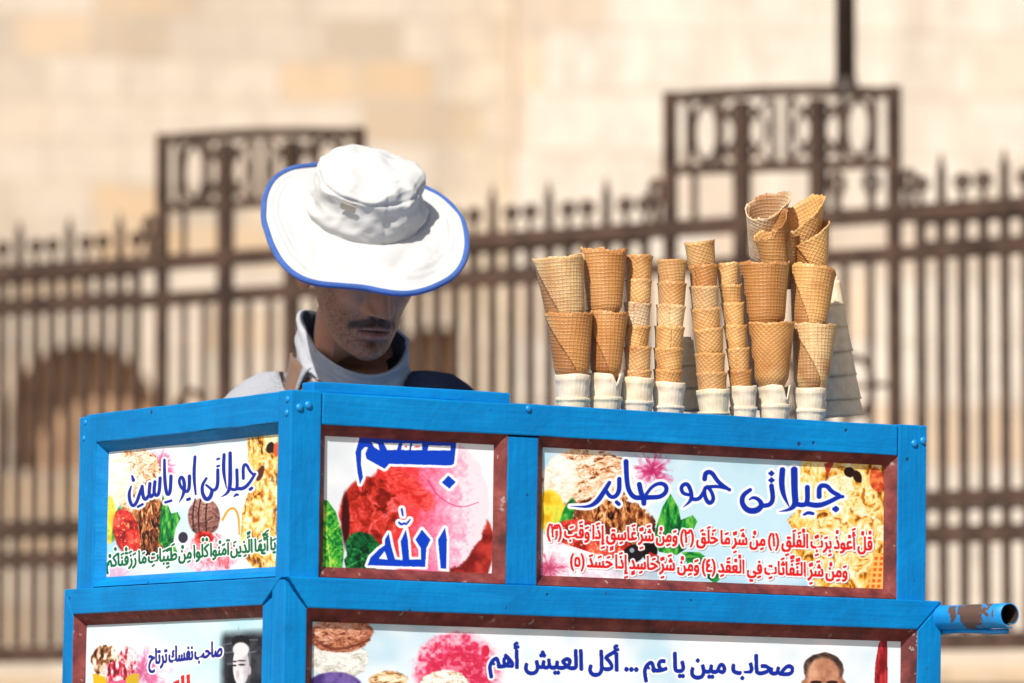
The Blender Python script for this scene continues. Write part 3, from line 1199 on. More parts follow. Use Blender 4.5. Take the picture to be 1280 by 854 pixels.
A.ink(d, NAVY, 3.0, (252, 252, 255))
t1 = 'قُلْ أَعُوذُ بِرَبِّ الْفَلَقِ (١) مِنْ شَرِّ مَا خَلَقَ (٢) وَمِنْ شَرِّ غَاسِقٍ إِذَا وَقَبَ (٣)'
t2 = 'وَمِنْ شَرِّ النَّفَّاثَاتِ فِي الْعُقَدِ (٤) وَمِنْ شَرِّ حَاسِدٍ إِذَا حَسَدَ (٥)'
for t, l, r_ in ((t1, (683, 671), (1091, 688)), (t2, (712, 708), (1060, 722))):
    m = write(A, t, l, r_, 16.5, 0.95, 0.14)
    A.ink_mask(m, (222, 30, 30), 1.7, (254, 252, 252), (120, 90, 90))
ART_RIGHT = A

# ---- middle poster
A = Art(396, 536, 632, 728)
A.I = A.cmap(A.n(60, 6, 3), [(0.3, (246, 247, 250)), (0.7, (222, 230, 238))])
A.over(A.ell(590, 694, 26, 50, 12, 0.05, 3, 2), A.cmap(A.n(12, 11), [(0.3, (120, 24, 22)), (0.7, (196, 58, 48))]))
A.over(A.ell(535, 632, 76, 88, 8, 0.05, 5, 3), A.cmap(np.clip((A.X - 470) / 130 + 0.35 * (A.n(10, 13) - 0.5) + 0.25 * (A.n(3, 14, 2) - 0.5), 0, 1),
       [(0.0, (214, 40, 40)), (0.3, (238, 66, 72)), (0.5, (238, 112, 150)), (0.72, (242, 170, 200)), (0.9, (248, 226, 236))]))
A.over(A.poly([(428, 592), (470, 590), (520, 640), (500, 690), (470, 700)]) * 0.0, (0, 0, 0))
A.over(A.ell(510, 612, 40, 16, 38, 0.25, 17, 3) * 0.85, A.cmap(A.wn(12, 18, 1.0, 1.6), [(0.3, (206, 34, 28)), (0.7, (250, 92, 82))]))
d = A.stroke([(535, 600, 2.2), (548, 622, 1.6), (575, 636, 1.4), (598, 628, 1.2)])
A.over(np.clip(-d * 1.5 + 0.5, 0, 1) * 0.8, (206, 66, 118))
A.over(A.ell(462, 642, 38, 46, 5, 0.05, 3, 2.5), A.cmap(A.wn(15, 21), [(0.25, (116, 18, 12)), (0.45, (178, 40, 26)), (0.62, (220, 62, 50)), (0.8, (246, 120, 128))]))
A.over((A.n(9, 23, 3) > 0.66) * A.ell(466, 632, 22, 20) * 0.7, (96, 12, 8))
A.over(A.ell(432, 650, 5, 34, 0, 0.1, 3, 2), (60, 10, 14))
def leaf(a, pts, vein, stops, seed):
    m = a.poly(pts)
    v = a.wn(9, seed, 1.0, 1.0)
    (xa, ya), (xb, yb) = vein
    dx, dy = xb - xa, yb - ya
    L = math.hypot(dx, dy)
    t = ((a.X - xa) * dx + (a.Y - ya) * dy) / L
    n_ = np.abs((a.X - xa) * -dy + (a.Y - ya) * dx) / L
    ribs = np.clip(1 - np.abs(((t + n_ * 0.8) % 8.0) - 4.0) * 0.9, 0, 1) * 0.16
    a.over(m, a.cmap(np.clip(v + ribs + 0.25 * np.exp(-(n_ / 1.0) ** 2) - 0.06, 0, 1), stops))


leaf(A, [(396, 622), (410, 626), (420, 640), (427, 664), (430, 690), (428, 714), (396, 716)], ((404, 628), (414, 716)), [(0.3, (14, 110, 40)), (0.55, (70, 180, 56)), (0.75, (190, 226, 84))], 31)
leaf(A, [(432, 680), (438, 668), (450, 664), (464, 668), (474, 680), (478, 696), (470, 706), (446, 704), (434, 696)], ((434, 690), (476, 690)), [(0.3, (6, 50, 26)), (0.6, (14, 112, 50)), (0.8, (84, 170, 90))], 33)
leaf(A, [(430, 700), (440, 686), (456, 682), (470, 692), (474, 708), (460, 718), (434, 718)], ((430, 712), (468, 690)), [(0.3, (4, 44, 22)), (0.6, (12, 100, 44)), (0.8, (60, 156, 74))], 35)
c5 = lambda P: [(400 + x / 4.746, 540 + y / 4.746) for x, y in P]
bl = A.poly(c5([(230, 10), (232, 40), (210, 120), (222, 240), (237, 312), (256, 270), (244, 190), (246, 112), (266, 90), (284, 92), (268, 128), (276, 160), (384, 220),
                (412, 190), (775, 200), (796, 190), (810, 60), (812, 10)]))
for P in ([(305, 60), (345, 72), (353, 110), (322, 90)], [(378, 66), (468, 68), (456, 106), (400, 108)], [(490, 68), (535, 68), (530, 108), (482, 106)],
          [(549, 70), (606, 70), (606, 108), (540, 107)], [(645, 80), (776, 84), (774, 109), (640, 110)]):
    bl = np.clip(bl - A.poly(c5(P)), 0, 1)
bl = np.maximum(bl, A.poly(c5([(762, 258), (806, 298), (768, 338), (721, 300)])))
body = A.poly(c5([(282, 792), (300, 745), (350, 695), (384, 672), (384, 640), (408, 598), (424, 680), (446, 756), (490, 760), (478, 650), (510, 578), (522, 640), (530, 756),
                  (598, 756), (598, 690), (566, 640), (605, 578), (657, 640), (632, 690), (624, 802)]))
body = np.clip(body - A.poly(c5([(350, 752), (384, 708), (401, 757)])), 0, 1)
bl = np.maximum(bl, body)
bl = np.maximum(bl, A.poly(c5([(742, 566), (754, 640), (750, 812), (716, 810), (700, 640)])))
dd = np.minimum(A.stroke(cr([(470, 538, 12), (484, 552, 12), (500, 540, 11), (512, 550, 12), (535, 520, 8)], 400, 540, 4.746)),
                A.stroke(cr([(486, 458, 12), (492, 495, 10)], 400, 540, 4.746)))
bl = np.maximum(bl, (dd < 0).astype(float))
A.ink_mask(bl, (6, 62, 196), 3.3)
ART_MID = A

# ---- upper left poster
A = Art(120, 536, 356, 738, 4)
pale_bg(A, 0.6, 15)
burst(A, 200, 582, 20, (222, 70, 132), 3)
burst(A, 146, 722, 30, (238, 140, 176), 9)
cream_scoop(A, 172, 602, 32, 44, TAN, 121, 0, 8, 1.6, 1.6)
cream_scoop(A, 148, 600, 16, 34, [(0.2, (250, 210, 176)), (0.6, (255, 246, 236)), (0.8, (255, 255, 255))], 125)
cream_scoop(A, 186, 660, 24, 40, CHOC, 131, 0, 9, 2.4, 0.8)
A.over(A.ell(136, 650, 10, 30, 0, 0.05, 3, 2), A.cmap(A.n(9, 41), [(0.3, (210, 190, 30)), (0.6, (244, 226, 70)), (0.8, (150, 196, 60))]))
A.over(A.ell(146, 654, 4, 22, 12, 0.05, 3, 1.5), A.cmap(A.n(6, 43), GREEN))
A.over(A.ell(158, 666, 16, 30, -14, 0.04, 6, 1.6), A.cmap(A.n(8, 51), REDS))
A.over((A.n(2.4, 55, 2) > 0.72) * A.ell(158, 664, 13, 26, -14) * 0.8, (250, 190, 120))
A.over(A.poly([(203, 618), (210, 632), (214, 642), (222, 640), (226, 648), (220, 660), (217, 676), (222, 692), (208, 690), (198, 676), (200, 646)]), A.cmap(A.n(8, 61, 4, 2.4, 0.8), GREEN))
cream_scoop(A, 255, 646, 20, 24, [(0.25, (70, 34, 30)), (0.5, (136, 86, 76)), (0.75, (190, 140, 126))], 141, 0, 8, 1.0, 1.6, 0.06)
for x in (242, 249, 258):
    dd = A.stroke([(x + 2, 624, 1.6), (x - 1, 640, 1.8), (x, 664, 1.4)])
    A.over(np.clip(-dd * 1.5 + 0.5, 0, 1), (40, 18, 16))
A.over(A.ell(288, 660, 13, 26, 0, 0.04, 5, 2), (246, 244, 240))
dd = A.stroke([(278, 650, 3), (284, 638, 3), (292, 634, 3), (298, 644, 3), (299, 668, 2)])
A.over(np.clip(-dd * 1.5 + 0.5, 0, 1), (236, 158, 50))
A.over(A.ell(229, 672, 6, 7, 0, 0.05, 3), (50, 44, 64))
cream_scoop(A, 262, 692, 34, 26, [(0.3, (214, 90, 100)), (0.5, (244, 170, 186)), (0.7, (252, 226, 232))], 151, 0, 7, 1.5, 0.7)
A.over(A.ell(255, 672, 12, 8, 0, 0.1, 5), A.cmap(A.n(5, 152), REDS))
cm = A.poly([(308, 536), (358, 536), (358, 740), (318, 712), (300, 690), (302, 640), (312, 610)])
A.over(cm * np.clip(0.5 + A.n(10, 71), 0, 1), A.cmap(A.wn(12, 173, 1.8, 0.8), CARA))
for (x, y, rx, ry, sd) in ((330, 584, 12, 16, 81), (338, 618, 12, 16, 82), (320, 650, 14, 18, 83), (338, 690, 14, 14, 84)):
    A.over(A.ell(x, y, rx, ry, 0, 0.18, sd, 2) * 0.9, A.cmap(A.n(8, sd, 4, 1.6, 1.2), [(0.25, (180, 96, 20)), (0.42, (240, 190, 90)), (0.56, (252, 230, 160)), (0.7, (255, 248, 226))]))
A.over(A.ell(338, 560, 5, 7, 20, 0.2, 3), (40, 18, 12)); A.over(A.ell(325, 592, 4, 10, 20, 0.2, 3), (90, 40, 24)); A.over(A.ell(346, 562, 4, 9, 0, 0.2, 3), (214, 90, 40))
A.over(A.poly([(126, 712), (170, 704), (230, 700), (290, 712), (300, 740), (120, 740)]) * 0.55, (226, 226, 234))
H3 = [
    [(322, 305), (314, 425), (292, 450), (270, 425), (280, 335)], [(272, 430), (248, 460), (232, 440), (240, 350)], [(234, 440), (206, 482), (186, 460), (178, 372)],
    [(178, 380), (158, 430), (136, 500), (106, 534), (82, 500), (72, 430), (90, 372, 12)], [(98, 288, 14), (108, 322, 24)], [(145, 535, 18), (182, 515, 18)],
    [(356, 160, 18), (358, 300), (368, 420), (384, 442), (402, 415), (408, 290)], [(362, 500, 18), (408, 486, 18)],
    [(598, 135, 20), (588, 290, 24), (606, 435, 14)], [(554, 290, 24), (554, 390), (535, 418), (508, 400), (482, 372, 20), (470, 325, 20), (488, 290, 20), (510, 318, 24), (516, 390, 24), (502, 450, 20), (472, 498, 6)],
    [(540, 478, 22), (556, 472, 22)],
    [(832, 118, 22), (826, 250, 26), (850, 385, 8)], [(880, 105, 24), (882, 300, 28), (876, 390, 26), (852, 432, 18), (808, 456, 5)],
    [(876, 390, 22), (920, 402, 22), (938, 380, 22), (934, 240, 22)], [(936, 390, 24), (990, 390, 26), (1036, 345, 22), (1080, 272, 18)],
    [(986, 308, 22), (984, 205, 22), (1012, 192, 20), (1036, 250, 20), (1070, 280, 18)], [(1040, 396, 22), (1054, 386, 22)], [(912, 452, 12), (928, 436, 20), (944, 440, 14)],
    [(782, 240, 22), (782, 365, 24), (762, 400, 22), (738, 405, 22), (720, 385, 18), (690, 362, 16)], [(738, 402, 24), (724, 460, 28), (690, 482, 28), (658, 430, 24), (656, 360, 22), (690, 308, 18)],
    [(778, 155, 16), (792, 150, 16)], [(778, 212, 16), (792, 207, 16)],
]
d = np.full(A.X.shape, 99.0)
for st in H3: d = np.minimum(d, A.stroke(cr([(p[0], p[1], p[2] if len(p) > 2 else 23) for p in st], 150, 550, 6.4)))
A.ink(d, (16, 40, 150), 2.3)
m = write(A, 'يَا أَيُّهَا الَّذِينَ آمَنُوا كُلُوا مِنْ طَيِّبَاتِ مَا رَزَقْنَاكُمْ', (133, 709), (345, 687), 16, 0.85, 0.10)
A.ink_mask(m, (4, 104, 60), 1.3, (252, 254, 252))
ART_LEFT = A

# ---- lower front poster
A = Art(378, 756, 1156, 872)
pale_bg(A, 0.42, 25)
cream_scoop(A, 425, 824, 36, 26, [(0.25, (190, 186, 170)), (0.5, (232, 232, 226)), (0.75, (252, 252, 250))], 201, 0, 8)
A.over(A.ell(418, 858, 34, 18, 0, 0.05, 3, 2), A.cmap(A.n(10, 205), [(0.3, (70, 50, 120)), (0.7, (120, 96, 170))]))
cream_scoop(A, 426, 793, 40, 23, [(0.25, (110, 52, 34)), (0.45, (178, 104, 74)), (0.62, (214, 150, 120)), (0.8, (244, 206, 184))], 211, -4, 8, 1.0, 2.4, 0.08)
dd = A.stroke([(394, 800, 3), (412, 812, 4), (436, 810, 3), (462, 800, 3)])
A.over(np.clip(-dd + 0.5, 0, 1) * 0.8, (110, 52, 36))
v = np.clip(1.1 - np.hypot(A.X - 570, A.Y - 842) / 60 + 0.9 * (A.n(5, 221, 3) - 0.5), 0, 1)
A.over(A.ell(572, 842, 56, 52, 0, 0.06, 5, 8), A.cmap(v, [(0.0, (250, 214, 226)), (0.25, (244, 170, 194)), (0.5, (226, 64, 104)), (0.75, (206, 36, 70)), (1, (240, 120, 150))]))
A.over(A.ell(607, 814, 5, 7, 0, 0.1, 3), (214, 40, 70))
cream_scoop(A, 486, 852, 24, 13, [(0.25, (30, 14, 8)), (0.42, (150, 90, 40)), (0.55, (226, 180, 120)), (0.7, (255, 240, 214))], 231, 0, 9, 0.8, 2.0)
cream_scoop(A, 556, 854, 30, 16, [(0.25, (120, 70, 40)), (0.42, (240, 214, 184)), (0.6, (255, 250, 244))], 241, 0, 9, 0.8, 2.0)
# portrait of a man, right
A.over(A.ell(1030, 862, 25, 46, 0, 0.02, 3, 1.5), A.cmap(A.n(14, 251), [(0.3, (150, 92, 66)), (0.7, (206, 148, 116))]))
A.over(A.ell(1029.5, 836, 25, 20, 0, 0.05, 3, 1.5), A.cmap(A.n(5, 252), [(0.3, (50, 36, 30)), (0.7, (104, 82, 70))]))
A.over(A.ell(1029, 844, 20, 22, 0, 0.05, 3, 4), A.cmap(A.n(14, 253), [(0.3, (170, 112, 84)), (0.7, (222, 166, 134))]))
A.over(A.ell(1005, 858, 4, 8, 0, 0.05, 3), (170, 112, 86)); A.over(A.ell(1054, 858, 4, 8, 0, 0.05, 3), (150, 96, 72))
for x in (1020, 1040):
    A.over(A.ell(x, 853, 7, 2.2, 0, 0.1, 3), (50, 32, 26))
A.over(A.poly([(1098, 806), (1103, 796), (1109, 796), (1110, 872), (1092, 872), (1094, 830)]), A.cmap(A.n(8, 255, 4, 2.4, 0.6), [(0.3, (120, 20, 26)), (0.7, (206, 54, 60))]))
m = write(A, 'صحاب مين يا عم ... أكل العيش أهم', (611, 834), (993, 844), 24, 1.35, 0.22)
A.ink_mask(m, (14, 44, 158), 2.3)
ART_LOW = A

# ---- lower left poster
A = Art(84, 756, 330, 872, 4)
A.I = A.cmap(np.clip((A.X - 90) / 240 * 0.6 + 0.5 * (A.n(40, 35, 3) - 0.5) + 0.3, 0, 1), [(0.0, (206, 226, 244)), (0.5, (226, 240, 248)), (1.0, (176, 222, 234))])
burst(A, 178, 840, 34, (236, 120, 170), 3)
for cx, col in ((128, (240, 180, 20)), (162, (206, 170, 30))):
    A.over(A.poly([(cx - 12, 842), (cx + 12, 842), (cx + 10, 876), (cx - 10, 876)]), col)
A.over(A.ell(132, 826, 18, 20, 0, 0.1, 5, 1.5), A.cmap(A.n(7, 261, 4, 1.6, 1), [(0.28, (44, 22, 16)), (0.45, (150, 92, 50)), (0.6, (240, 214, 190)), (0.8, (255, 255, 255))]))
A.over(A.ell(160, 826, 12, 18, 0, 0.1, 7, 1.5), A.cmap(A.n(6, 263, 4, 1.6, 1), [(0.3, (170, 24, 40)), (0.48, (244, 190, 196)), (0.7, (255, 252, 252))]))
A.over(A.ell(145, 842, 14, 16, 0, 0.08, 9, 1.5), A.cmap(A.n(6, 265, 4, 1.8, 0.7), [(0.3, (120, 16, 34)), (0.45, (216, 60, 84)), (0.6, (252, 226, 230)), (0.8, (255, 255, 255))]))
A.over(A.poly([(134, 852), (158, 850), (156, 876), (136, 876)]), (230, 90, 130))
# dark portrait with brick background
dk = np.clip((A.X - 273) / 9, 0, 1) * np.clip((A.Y - 784 - (322 - A.X) * 0.06) / 12, 0, 1)
A.over(dk, A.cmap(A.n(12, 275), [(0.3, (18, 18, 26)), (0.7, (58, 60, 70))]))
for (xa, ya, xb, yb) in ((280, 806, 291, 804), (291, 804, 312, 800), (298, 784, 299, 800), (312, 800, 322, 800), (282, 816, 292, 815), (312, 816, 312, 830), (312, 816, 320, 814), (284, 830, 290, 830)):
    dd = A.stroke([(xa, ya, 1.2), (xb, yb, 1.2)])
    A.over(np.clip(-dd * 1.5 + 0.5, 0, 1) * 0.6, (140, 150, 160))
A.over(A.ell(301, 832, 10, 26, 0, 0.02, 3, 1.2), A.cmap(A.n(12, 271), [(0.3, (206, 200, 206)), (0.7, (240, 236, 240))]))
A.over(A.ell(311.5, 838, 2, 6), (196, 188, 196))
A.over(A.ell(308, 836, 4, 22, 0, 0.02, 3, 5) * 0.5, (150, 146, 156))
A.over(A.ell(301, 803, 11, 9, 0, 0.05, 3), (20, 18, 24))
A.over(A.ell(301, 812, 10, 9, 0, 0.03, 3, 2), (226, 221, 226))
A.over(A.poly([(286, 862), (318, 862), (326, 880), (278, 880)]), (40, 40, 50))
A.over(A.ell(302, 831, 4, 1.3), (40, 36, 46)); A.over(A.ell(293, 832, 2.5, 1.3), (40, 36, 46))
A.over(A.ell(302, 826, 5, 1.1), (60, 56, 66)); A.over(A.ell(293, 827, 3, 1.1), (60, 56, 66))
A.over(A.ell(297, 843, 2, 5, 0, 0.1, 3, 2) * 0.5, (150, 140, 150))
m = write(A, 'صاحب نفسك ترتاح', (186, 831), (278, 820), 19, 0.9, 0.14)
A.ink_mask(m, (22, 34, 140), 1.6)
m = np.maximum(A.poly([(226, 845), (230.5, 843.5), (231, 876), (227, 876)]), A.poly([(233, 844), (237.5, 842.5), (238, 876), (234, 876)]))
m = np.maximum(m, A.poly([(216, 853), (224, 849), (225, 876), (214, 876)]))
A.ink_mask(m, (222, 26, 30), 1.5)
ART_LOWLEFT = A
bpy.data.objects.remove(_fo)

VPP = 1.5       # sheet vertices per photo pixel


def poster(art, axis, plane, a0, a1, z0, z1, n_a, n_z, label, zdense=None):
    """printed sheet in a panel: a grid of vertices coloured with the artwork"""
    a = np.linspace(a0, a1, n_a)
    z = np.linspace(z1, z0, n_z)
    if zdense is not None:
        z = np.concatenate([np.linspace(z1, zdense, n_z), np.linspace(zdense, z0, 12)[1:]])
        n_z = len(z)
    Ag, Zg = np.meshgrid(a, z)
    P = np.zeros((n_z, n_a, 3))
    if axis == 'x':
        P[..., 0] = Ag; P[..., 1] = plane; P[..., 2] = Zg
    else:
        P[..., 0] = plane; P[..., 1] = Ag; P[..., 2] = Zg
    # where each point of the sheet falls on the artwork, then a gentle buckle of the vinyl
    Mx = np.array(CAMM.inverted() @ CM)
    c = P.reshape(-1, 3) @ Mx[:3, :3].T + Mx[:3, 3]
    px = 640 + F * c[:, 0] / -c[:, 2]
    py = 427 - F * c[:, 1] / -c[:, 2]
    img = np.clip(art.sample(px, py), 0, 1)
    if zdense is not None:      # the sheet goes on below as plain pale ground
        f = np.clip((py - 858) / 10, 0, 1)[:, None]
        img = img * (1 - f) + np.array([0.90, 0.94, 0.97]) * f
    cols = lin(img) * 0.88
    buck = 0.0012 * (fbm(Ag * 9 + 7, Zg * 14 + 9, 1.0, 77, 2) - 0.5)
    P[..., 1 if axis == 'x' else 0] += buck
    me = bpy.data.meshes.new('poster')
    nv = n_a * n_z
    i = np.arange(nv).reshape(n_z, n_a)
    q = np.stack([i[:-1, :-1], i[1:, :-1], i[1:, 1:], i[:-1, 1:]], -1).reshape(-1, 4)
    if axis == 'y':
        q = q[:, ::-1]
    me.vertices.add(nv)
    me.vertices.foreach_set('co', P.reshape(-1).astype(np.float32))
    me.loops.add(q.size)
    me.loops.foreach_set('vertex_index', q.reshape(-1).astype(np.int32))
    me.polygons.add(len(q))
    me.polygons.foreach_set('loop_start', np.arange(0, q.size, 4, dtype=np.int32))
    me.polygons.foreach_set('loop_total', np.full(len(q), 4, np.int32))
    me.update(calc_edges=True)
    me.polygons.foreach_set('use_smooth', np.ones(len(q), bool))
    set_cols(me, cols)
    o = link('poster', me, M['poster'], cart)
    o['label'] = label
    return o


# ---------------------------------------------------------------- cart woodwork (local: x along front, y into the cart, z up)
MW, MD = 0.0152, 0.016


def moulding_ring(axis, plane, sgn, a0, a1, z0, z1, mat, w=MW, d=MD):
    """four mitred sloping strips inside an opening; plane = face of the frame, depth grows by +d"""
    f0 = plane + 0.0025
    f1 = plane + d
    ou = [(a0, z0), (a1, z0), (a1, z1), (a0, z1)]
    inn = [(a0 + w, z0 + w), (a1 - w, z0 + w), (a1 - w, z1 - w), (a0 + w, z1 - w)]

    def P(a, z, dep):
        return (a, dep, z) if axis == 'x' else (dep, a, z)
    for i in range(4):
        j = (i + 1) % 4
        N = 14
        bm = bmesh.new()
        rows = []
        for t in np.linspace(0, 1, N):
            o = np.array(ou[i]) * (1 - t) + np.array(ou[j]) * t
            n_ = np.array(inn[i]) * (1 - t) + np.array(inn[j]) * t
            jit = random.uniform(-0.0007, 0.0007)
            rows.append([bm.verts.new(P(o[0], o[1], f0 + jit)), bm.verts.new(P(o[0] * 0.5 + n_[0] * 0.5, o[1] * 0.5 + n_[1] * 0.5, (f0 + f1) / 2 - 0.0012 + jit)),
                         bm.verts.new(P(n_[0], n_[1], f1 + 0.001)), bm.verts.new(P(o[0], o[1], f1 + 0.006))])
        for A_, B_ in zip(rows[:-1], rows[1:]):
            for k in range(4):
                bm.faces.new((A_[k], B_[k], B_[(k + 1) % 4], A_[(k + 1) % 4]))
        bm.faces.new(rows[0]); bm.faces.new(rows[-1][::-1])
        bmesh.ops.recalc_face_normals(bm, faces=bm.faces)
        link('moulding', bm_mesh(bm), mat, cart)


def rough_board(name, x0, x1, y0, y1, z0, z1, bev=0.0022, amp=0.0011, parent=None):
    """a hand-planed board: bevelled, with slightly wandering edges"""
    bm = bmesh.new()
    add_box(bm, x0, x1, y0, y1, z0, z1, 0)
    dims = (x1 - x0, y1 - y0, z1 - z0)
    lon = max(range(3), key=lambda i: dims[i])
    nseg = max(2, int(dims[lon] / 0.035))
    es = [e for e in bm.edges if abs((e.verts[1].co - e.verts[0].co)[lon]) > dims[lon] * 0.9]
    bmesh.ops.subdivide_edges(bm, edges=es, cuts=nseg, use_grid_fill=True)
    s = random.random() * 50
    for v in bm.verts:
        nv = mnoise.noise_vector(v.co * 14 + Vector((s, s, s)))
        for k in range(3):
            if k != lon: v.co[k] += nv[k] * amp
    sharp = [e for e in bm.edges if len(e.link_faces) == 2 and e.calc_face_angle() > 0.7]
    bmesh.ops.bevel(bm, geom=sharp, offset=bev, segments=2, affect='EDGES', profile=0.6)
    return link(name, bm_mesh(bm), M['blue_up' if lon == 2 else 'blue'], parent or cart)


zt = ZT
z_rail = fr(640, 543.5).z                       # underside of the upper front rail
z_led = ZT - CH                                 # ledge
xP = (fr(403, 540).x + fr(397, 715).x) / 2      # corner post / first opening
xm0 = (fr(636, 545).x + fr(632.5, 727).x) / 2
xm1 = (fr(675.5, 547).x + fr(671, 729).x) / 2
xr = (fr(1124, 569).x + fr(1121, 742).x) / 2
TH = 0.034
zlr = lf(230, 541).z                            # underside of left rail
yP = lf(351, 600).y
yl0 = lf(117, 640).y
# upper frame, front
rough_board('corner_post', 0, xP, 0, yP + 0.012, z_led - 0.02, zt)
rough_board('rail', xP + 0.0018, xr - 0.0018, 0.001, TH, z_rail, zt - 0.0015)
rough_board('stile', xm0, xm1, 0.003, TH, z_led, z_rail - 0.002)
rough_board('stile', xr, CW, 0, TH + 0.01, z_led - 0.02, zt)
# upper frame, left side
rough_board('rail', 0.001, TH, yP + 0.013, CD - 0.02, zlr, zt - 0.001)
rough_board('stile', 0, TH + 0.01, yl0, CD, z_led - 0.02, zt - 0.004)
# upper frame, right and back (seen only from the side)
rough_board('side_panel', CW - 0.03, CW - 0.004, TH + 0.011, CD - 0.01, z_led, zt - 0.004)
rough_board('back_panel', TH + 0.012, CW - 0.04, CD - 0.03, CD - 0.002, z_led, zt - 0.004)
# top board inside the rim, and the loose lid board
rough_board('counter', TH + 0.001, CW - TH, TH + 0.001, CD - 0.031, zt - 0.040, zt - 0.014)
lx0 = fr(386, 490, 0.03).x
lx1 = fr(632, 490, 0.03).x
lz = fr(520, 484.5, 0.02).z
rough_board('lid_board', lx0, lx1, 0.016, 0.052, zt - 0.0012, lz)
# mouldings of the upper panels
moulding_ring('x', 0.0, 1, xP, xm0, z_led + 0.001, z_rail, M['red'])
moulding_ring('x', 0.0, 1, xm1, xr, z_led + 0.001, z_rail, M['red'])
moulding_ring('y', 0.0, 1, yP, yl0, z_led + 0.001, zlr, M['blue'])
npx = lambda m: int(m * 866 * VPP)
poster(ART_MID, 'x', MD + 0.001, xP + 0.006, xm0 - 0.006, z_led + 0.006, z_rail - 0.006, npx((xm0 - xP) * 0.88), npx(z_rail - z_led),
       'poster of red fruit and pink ice cream with two large blue Arabic words')
poster(ART_RIGHT, 'x', MD + 0.001, xm1 + 0.006, xr - 0.006, z_led + 0.006, z_rail - 0.006, npx((xr - xm1) * 0.88), npx(z_rail - z_led),
       'wide poster with blue Arabic headline above two lines of red writing')
poster(ART_LEFT, 'y', MD + 0.001, yP + 0.004, yl0 - 0.004, z_led + 0.006, zlr - 0.006, npx((yl0 - yP) * 0.62), npx(zlr - z_led),
       'side poster with blue Arabic headline above a line of green writing')
# backing so no daylight shows round the sheets
bm = bmesh.new()
add_box(bm, 0.03, CW - 0.035, 0.024, 0.030, z_led, zt - 0.042)
add_box(bm, 0.024, 0.0285, 0.032, CD - 0.035, z_led, zt - 0.042)
link('backing_board', bm_mesh(bm), M['dark'], cart)

# lower box, proud of the upper one
PR = 0.011
lowL, lowR = -PR, fr(1177.5, 754, -PR).x
zr1 = fr(700, 771, -PR).z                      # underside of the lower rail
z_low = ZT - 0.27 - 0.62
sx0 = fr(383.5, 800, -PR).x
sx1 = fr(1147.5, 800, -PR).x
ly1 = lf(79.5, 740, -PR).y
sly0 = lf(326.5, 790, -PR).y
sly1 = lf(90, 780, -PR).y
zlr2 = lf(210, 762, -PR).z
z_top2 = z_led - 0.0005


def prism(name, pts, axis, p0, p1, bev=0.002):
    """board with a mitred outline given as (a, z) points, from depth p0 to p1"""
    bm = bmesh.new()
    A_ = [bm.verts.new((a, p0, z) if axis == 'x' else (p0, a, z)) for a, z in pts]
    B_ = [bm.verts.new((a, p1, z) if axis == 'x' else (p1, a, z)) for a, z in pts]
    n = len(pts)
    fs = [bm.faces.new(A_), bm.faces.new(B_[::-1])]
    for i in range(n):
        fs.append(bm.faces.new((A_[i], B_[i], B_[(i + 1) % n], A_[(i + 1) % n])))
    bmesh.ops.recalc_face_normals(bm, faces=bm.faces)
    bmesh.ops.bevel(bm, geom=list(bm.edges), offset=bev, segments=2, affect='EDGES', profile=0.6)
    return link(name, bm_mesh(bm), M['blue_up' if 'stile' in name else 'blue'], cart)


g = 0.0014
prism('lower_rail', [(lowL + 0.006, z_top2), (lowR, z_top2), (sx1 - g, zr1), (sx0 + g, zr1)], 'x', -PR, 0.03)
prism('lower_stile', [(lowR, z_top2 - 0.0015), (lowR, z_low), (sx1, z_low), (sx1, zr1 - g)], 'x', -PR + 0.0008, 0.03)
prism('lower_stile', [(lowL + 0.001, z_top2 - 0.004), (sx0, zr1 - g), (sx0, z_low), (lowL + 0.001, z_low)], 'x', -PR + 0.0008, 0.03)
prism('lower_rail', [(sx0 + 0.001, z_low), (sx1 - 0.001, z_low), (sx1 - 0.001, z_low + 0.05), (sx0 + 0.001, z_low + 0.05)], 'x', -PR + 0.0005, 0.028)
prism('lower_rail', [(-PR + 0.012, z_top2 - 0.001), (ly1, z_top2 - 0.001), (sly1 - g, zlr2), (sly0 + g, zlr2)], 'y', -PR, 0.028)
prism('lower_stile', [(-PR + 0.0435, z_top2 - 0.03), (sly0, zlr2 - g), (sly0, z_low), (-PR + 0.0425, z_low)], 'y', -PR + 0.0012, 0.028)
prism('lower_stile', [(ly1, z_top2 - 0.002), (ly1 + 0.004, z_low), (sly1, z_low), (sly1, zlr2 - g)], 'y', -PR + 0.0008, 0.028)
rough_board('back_panel', 0.0, lowR - 0.03, ly1 - 0.03, ly1 - 0.001, z_low, z_top2 - 0.004)
rough_board('side_panel', lowR - 0.028, lowR - 0.002, 0.032, ly1 - 0.001, z_low, z_top2 - 0.004)
rough_board('floor_board', 0.0, lowR - 0.03, 0.032, ly1 - 0.032, z_low + 0.002, z_low + 0.03)
moulding_ring('x', -PR, 1, sx0, sx1, z_low + 0.05, zr1, M['red'], 0.019, 0.018)
moulding_ring('y', -PR, 1, sly0, sly1, z_low + 0.002, zlr2, M['red'], 0.017, 0.016)
zd = fr(700, 864, 0.008).z
poster(ART_LOW, 'x', -PR + 0.0195, sx0 + 0.006, sx1 - 0.006, z_low + 0.056, zr1 - 0.006, npx((sx1 - sx0) * 0.88), npx(zr1 - zd), 'wide lower poster with blue Arabic writing, pink scoop and a man\'s portrait', zd)
zd2 = lf(210, 864, 0.005).z
poster(ART_LOWLEFT, 'y', -PR + 0.0175, sly0 + 0.004, sly1 - 0.004, z_low + 0.008, zlr2 - 0.006, npx((sly1 - sly0) * 0.62), npx(zlr2 - zd2), 'lower side poster with sundae cups and a dark portrait', zd2)
bm = bmesh.new()
add_box(bm, 0.03, lowR - 0.031, 0.0305, 0.0315, z_low + 0.03, z_top2 - 0.006)
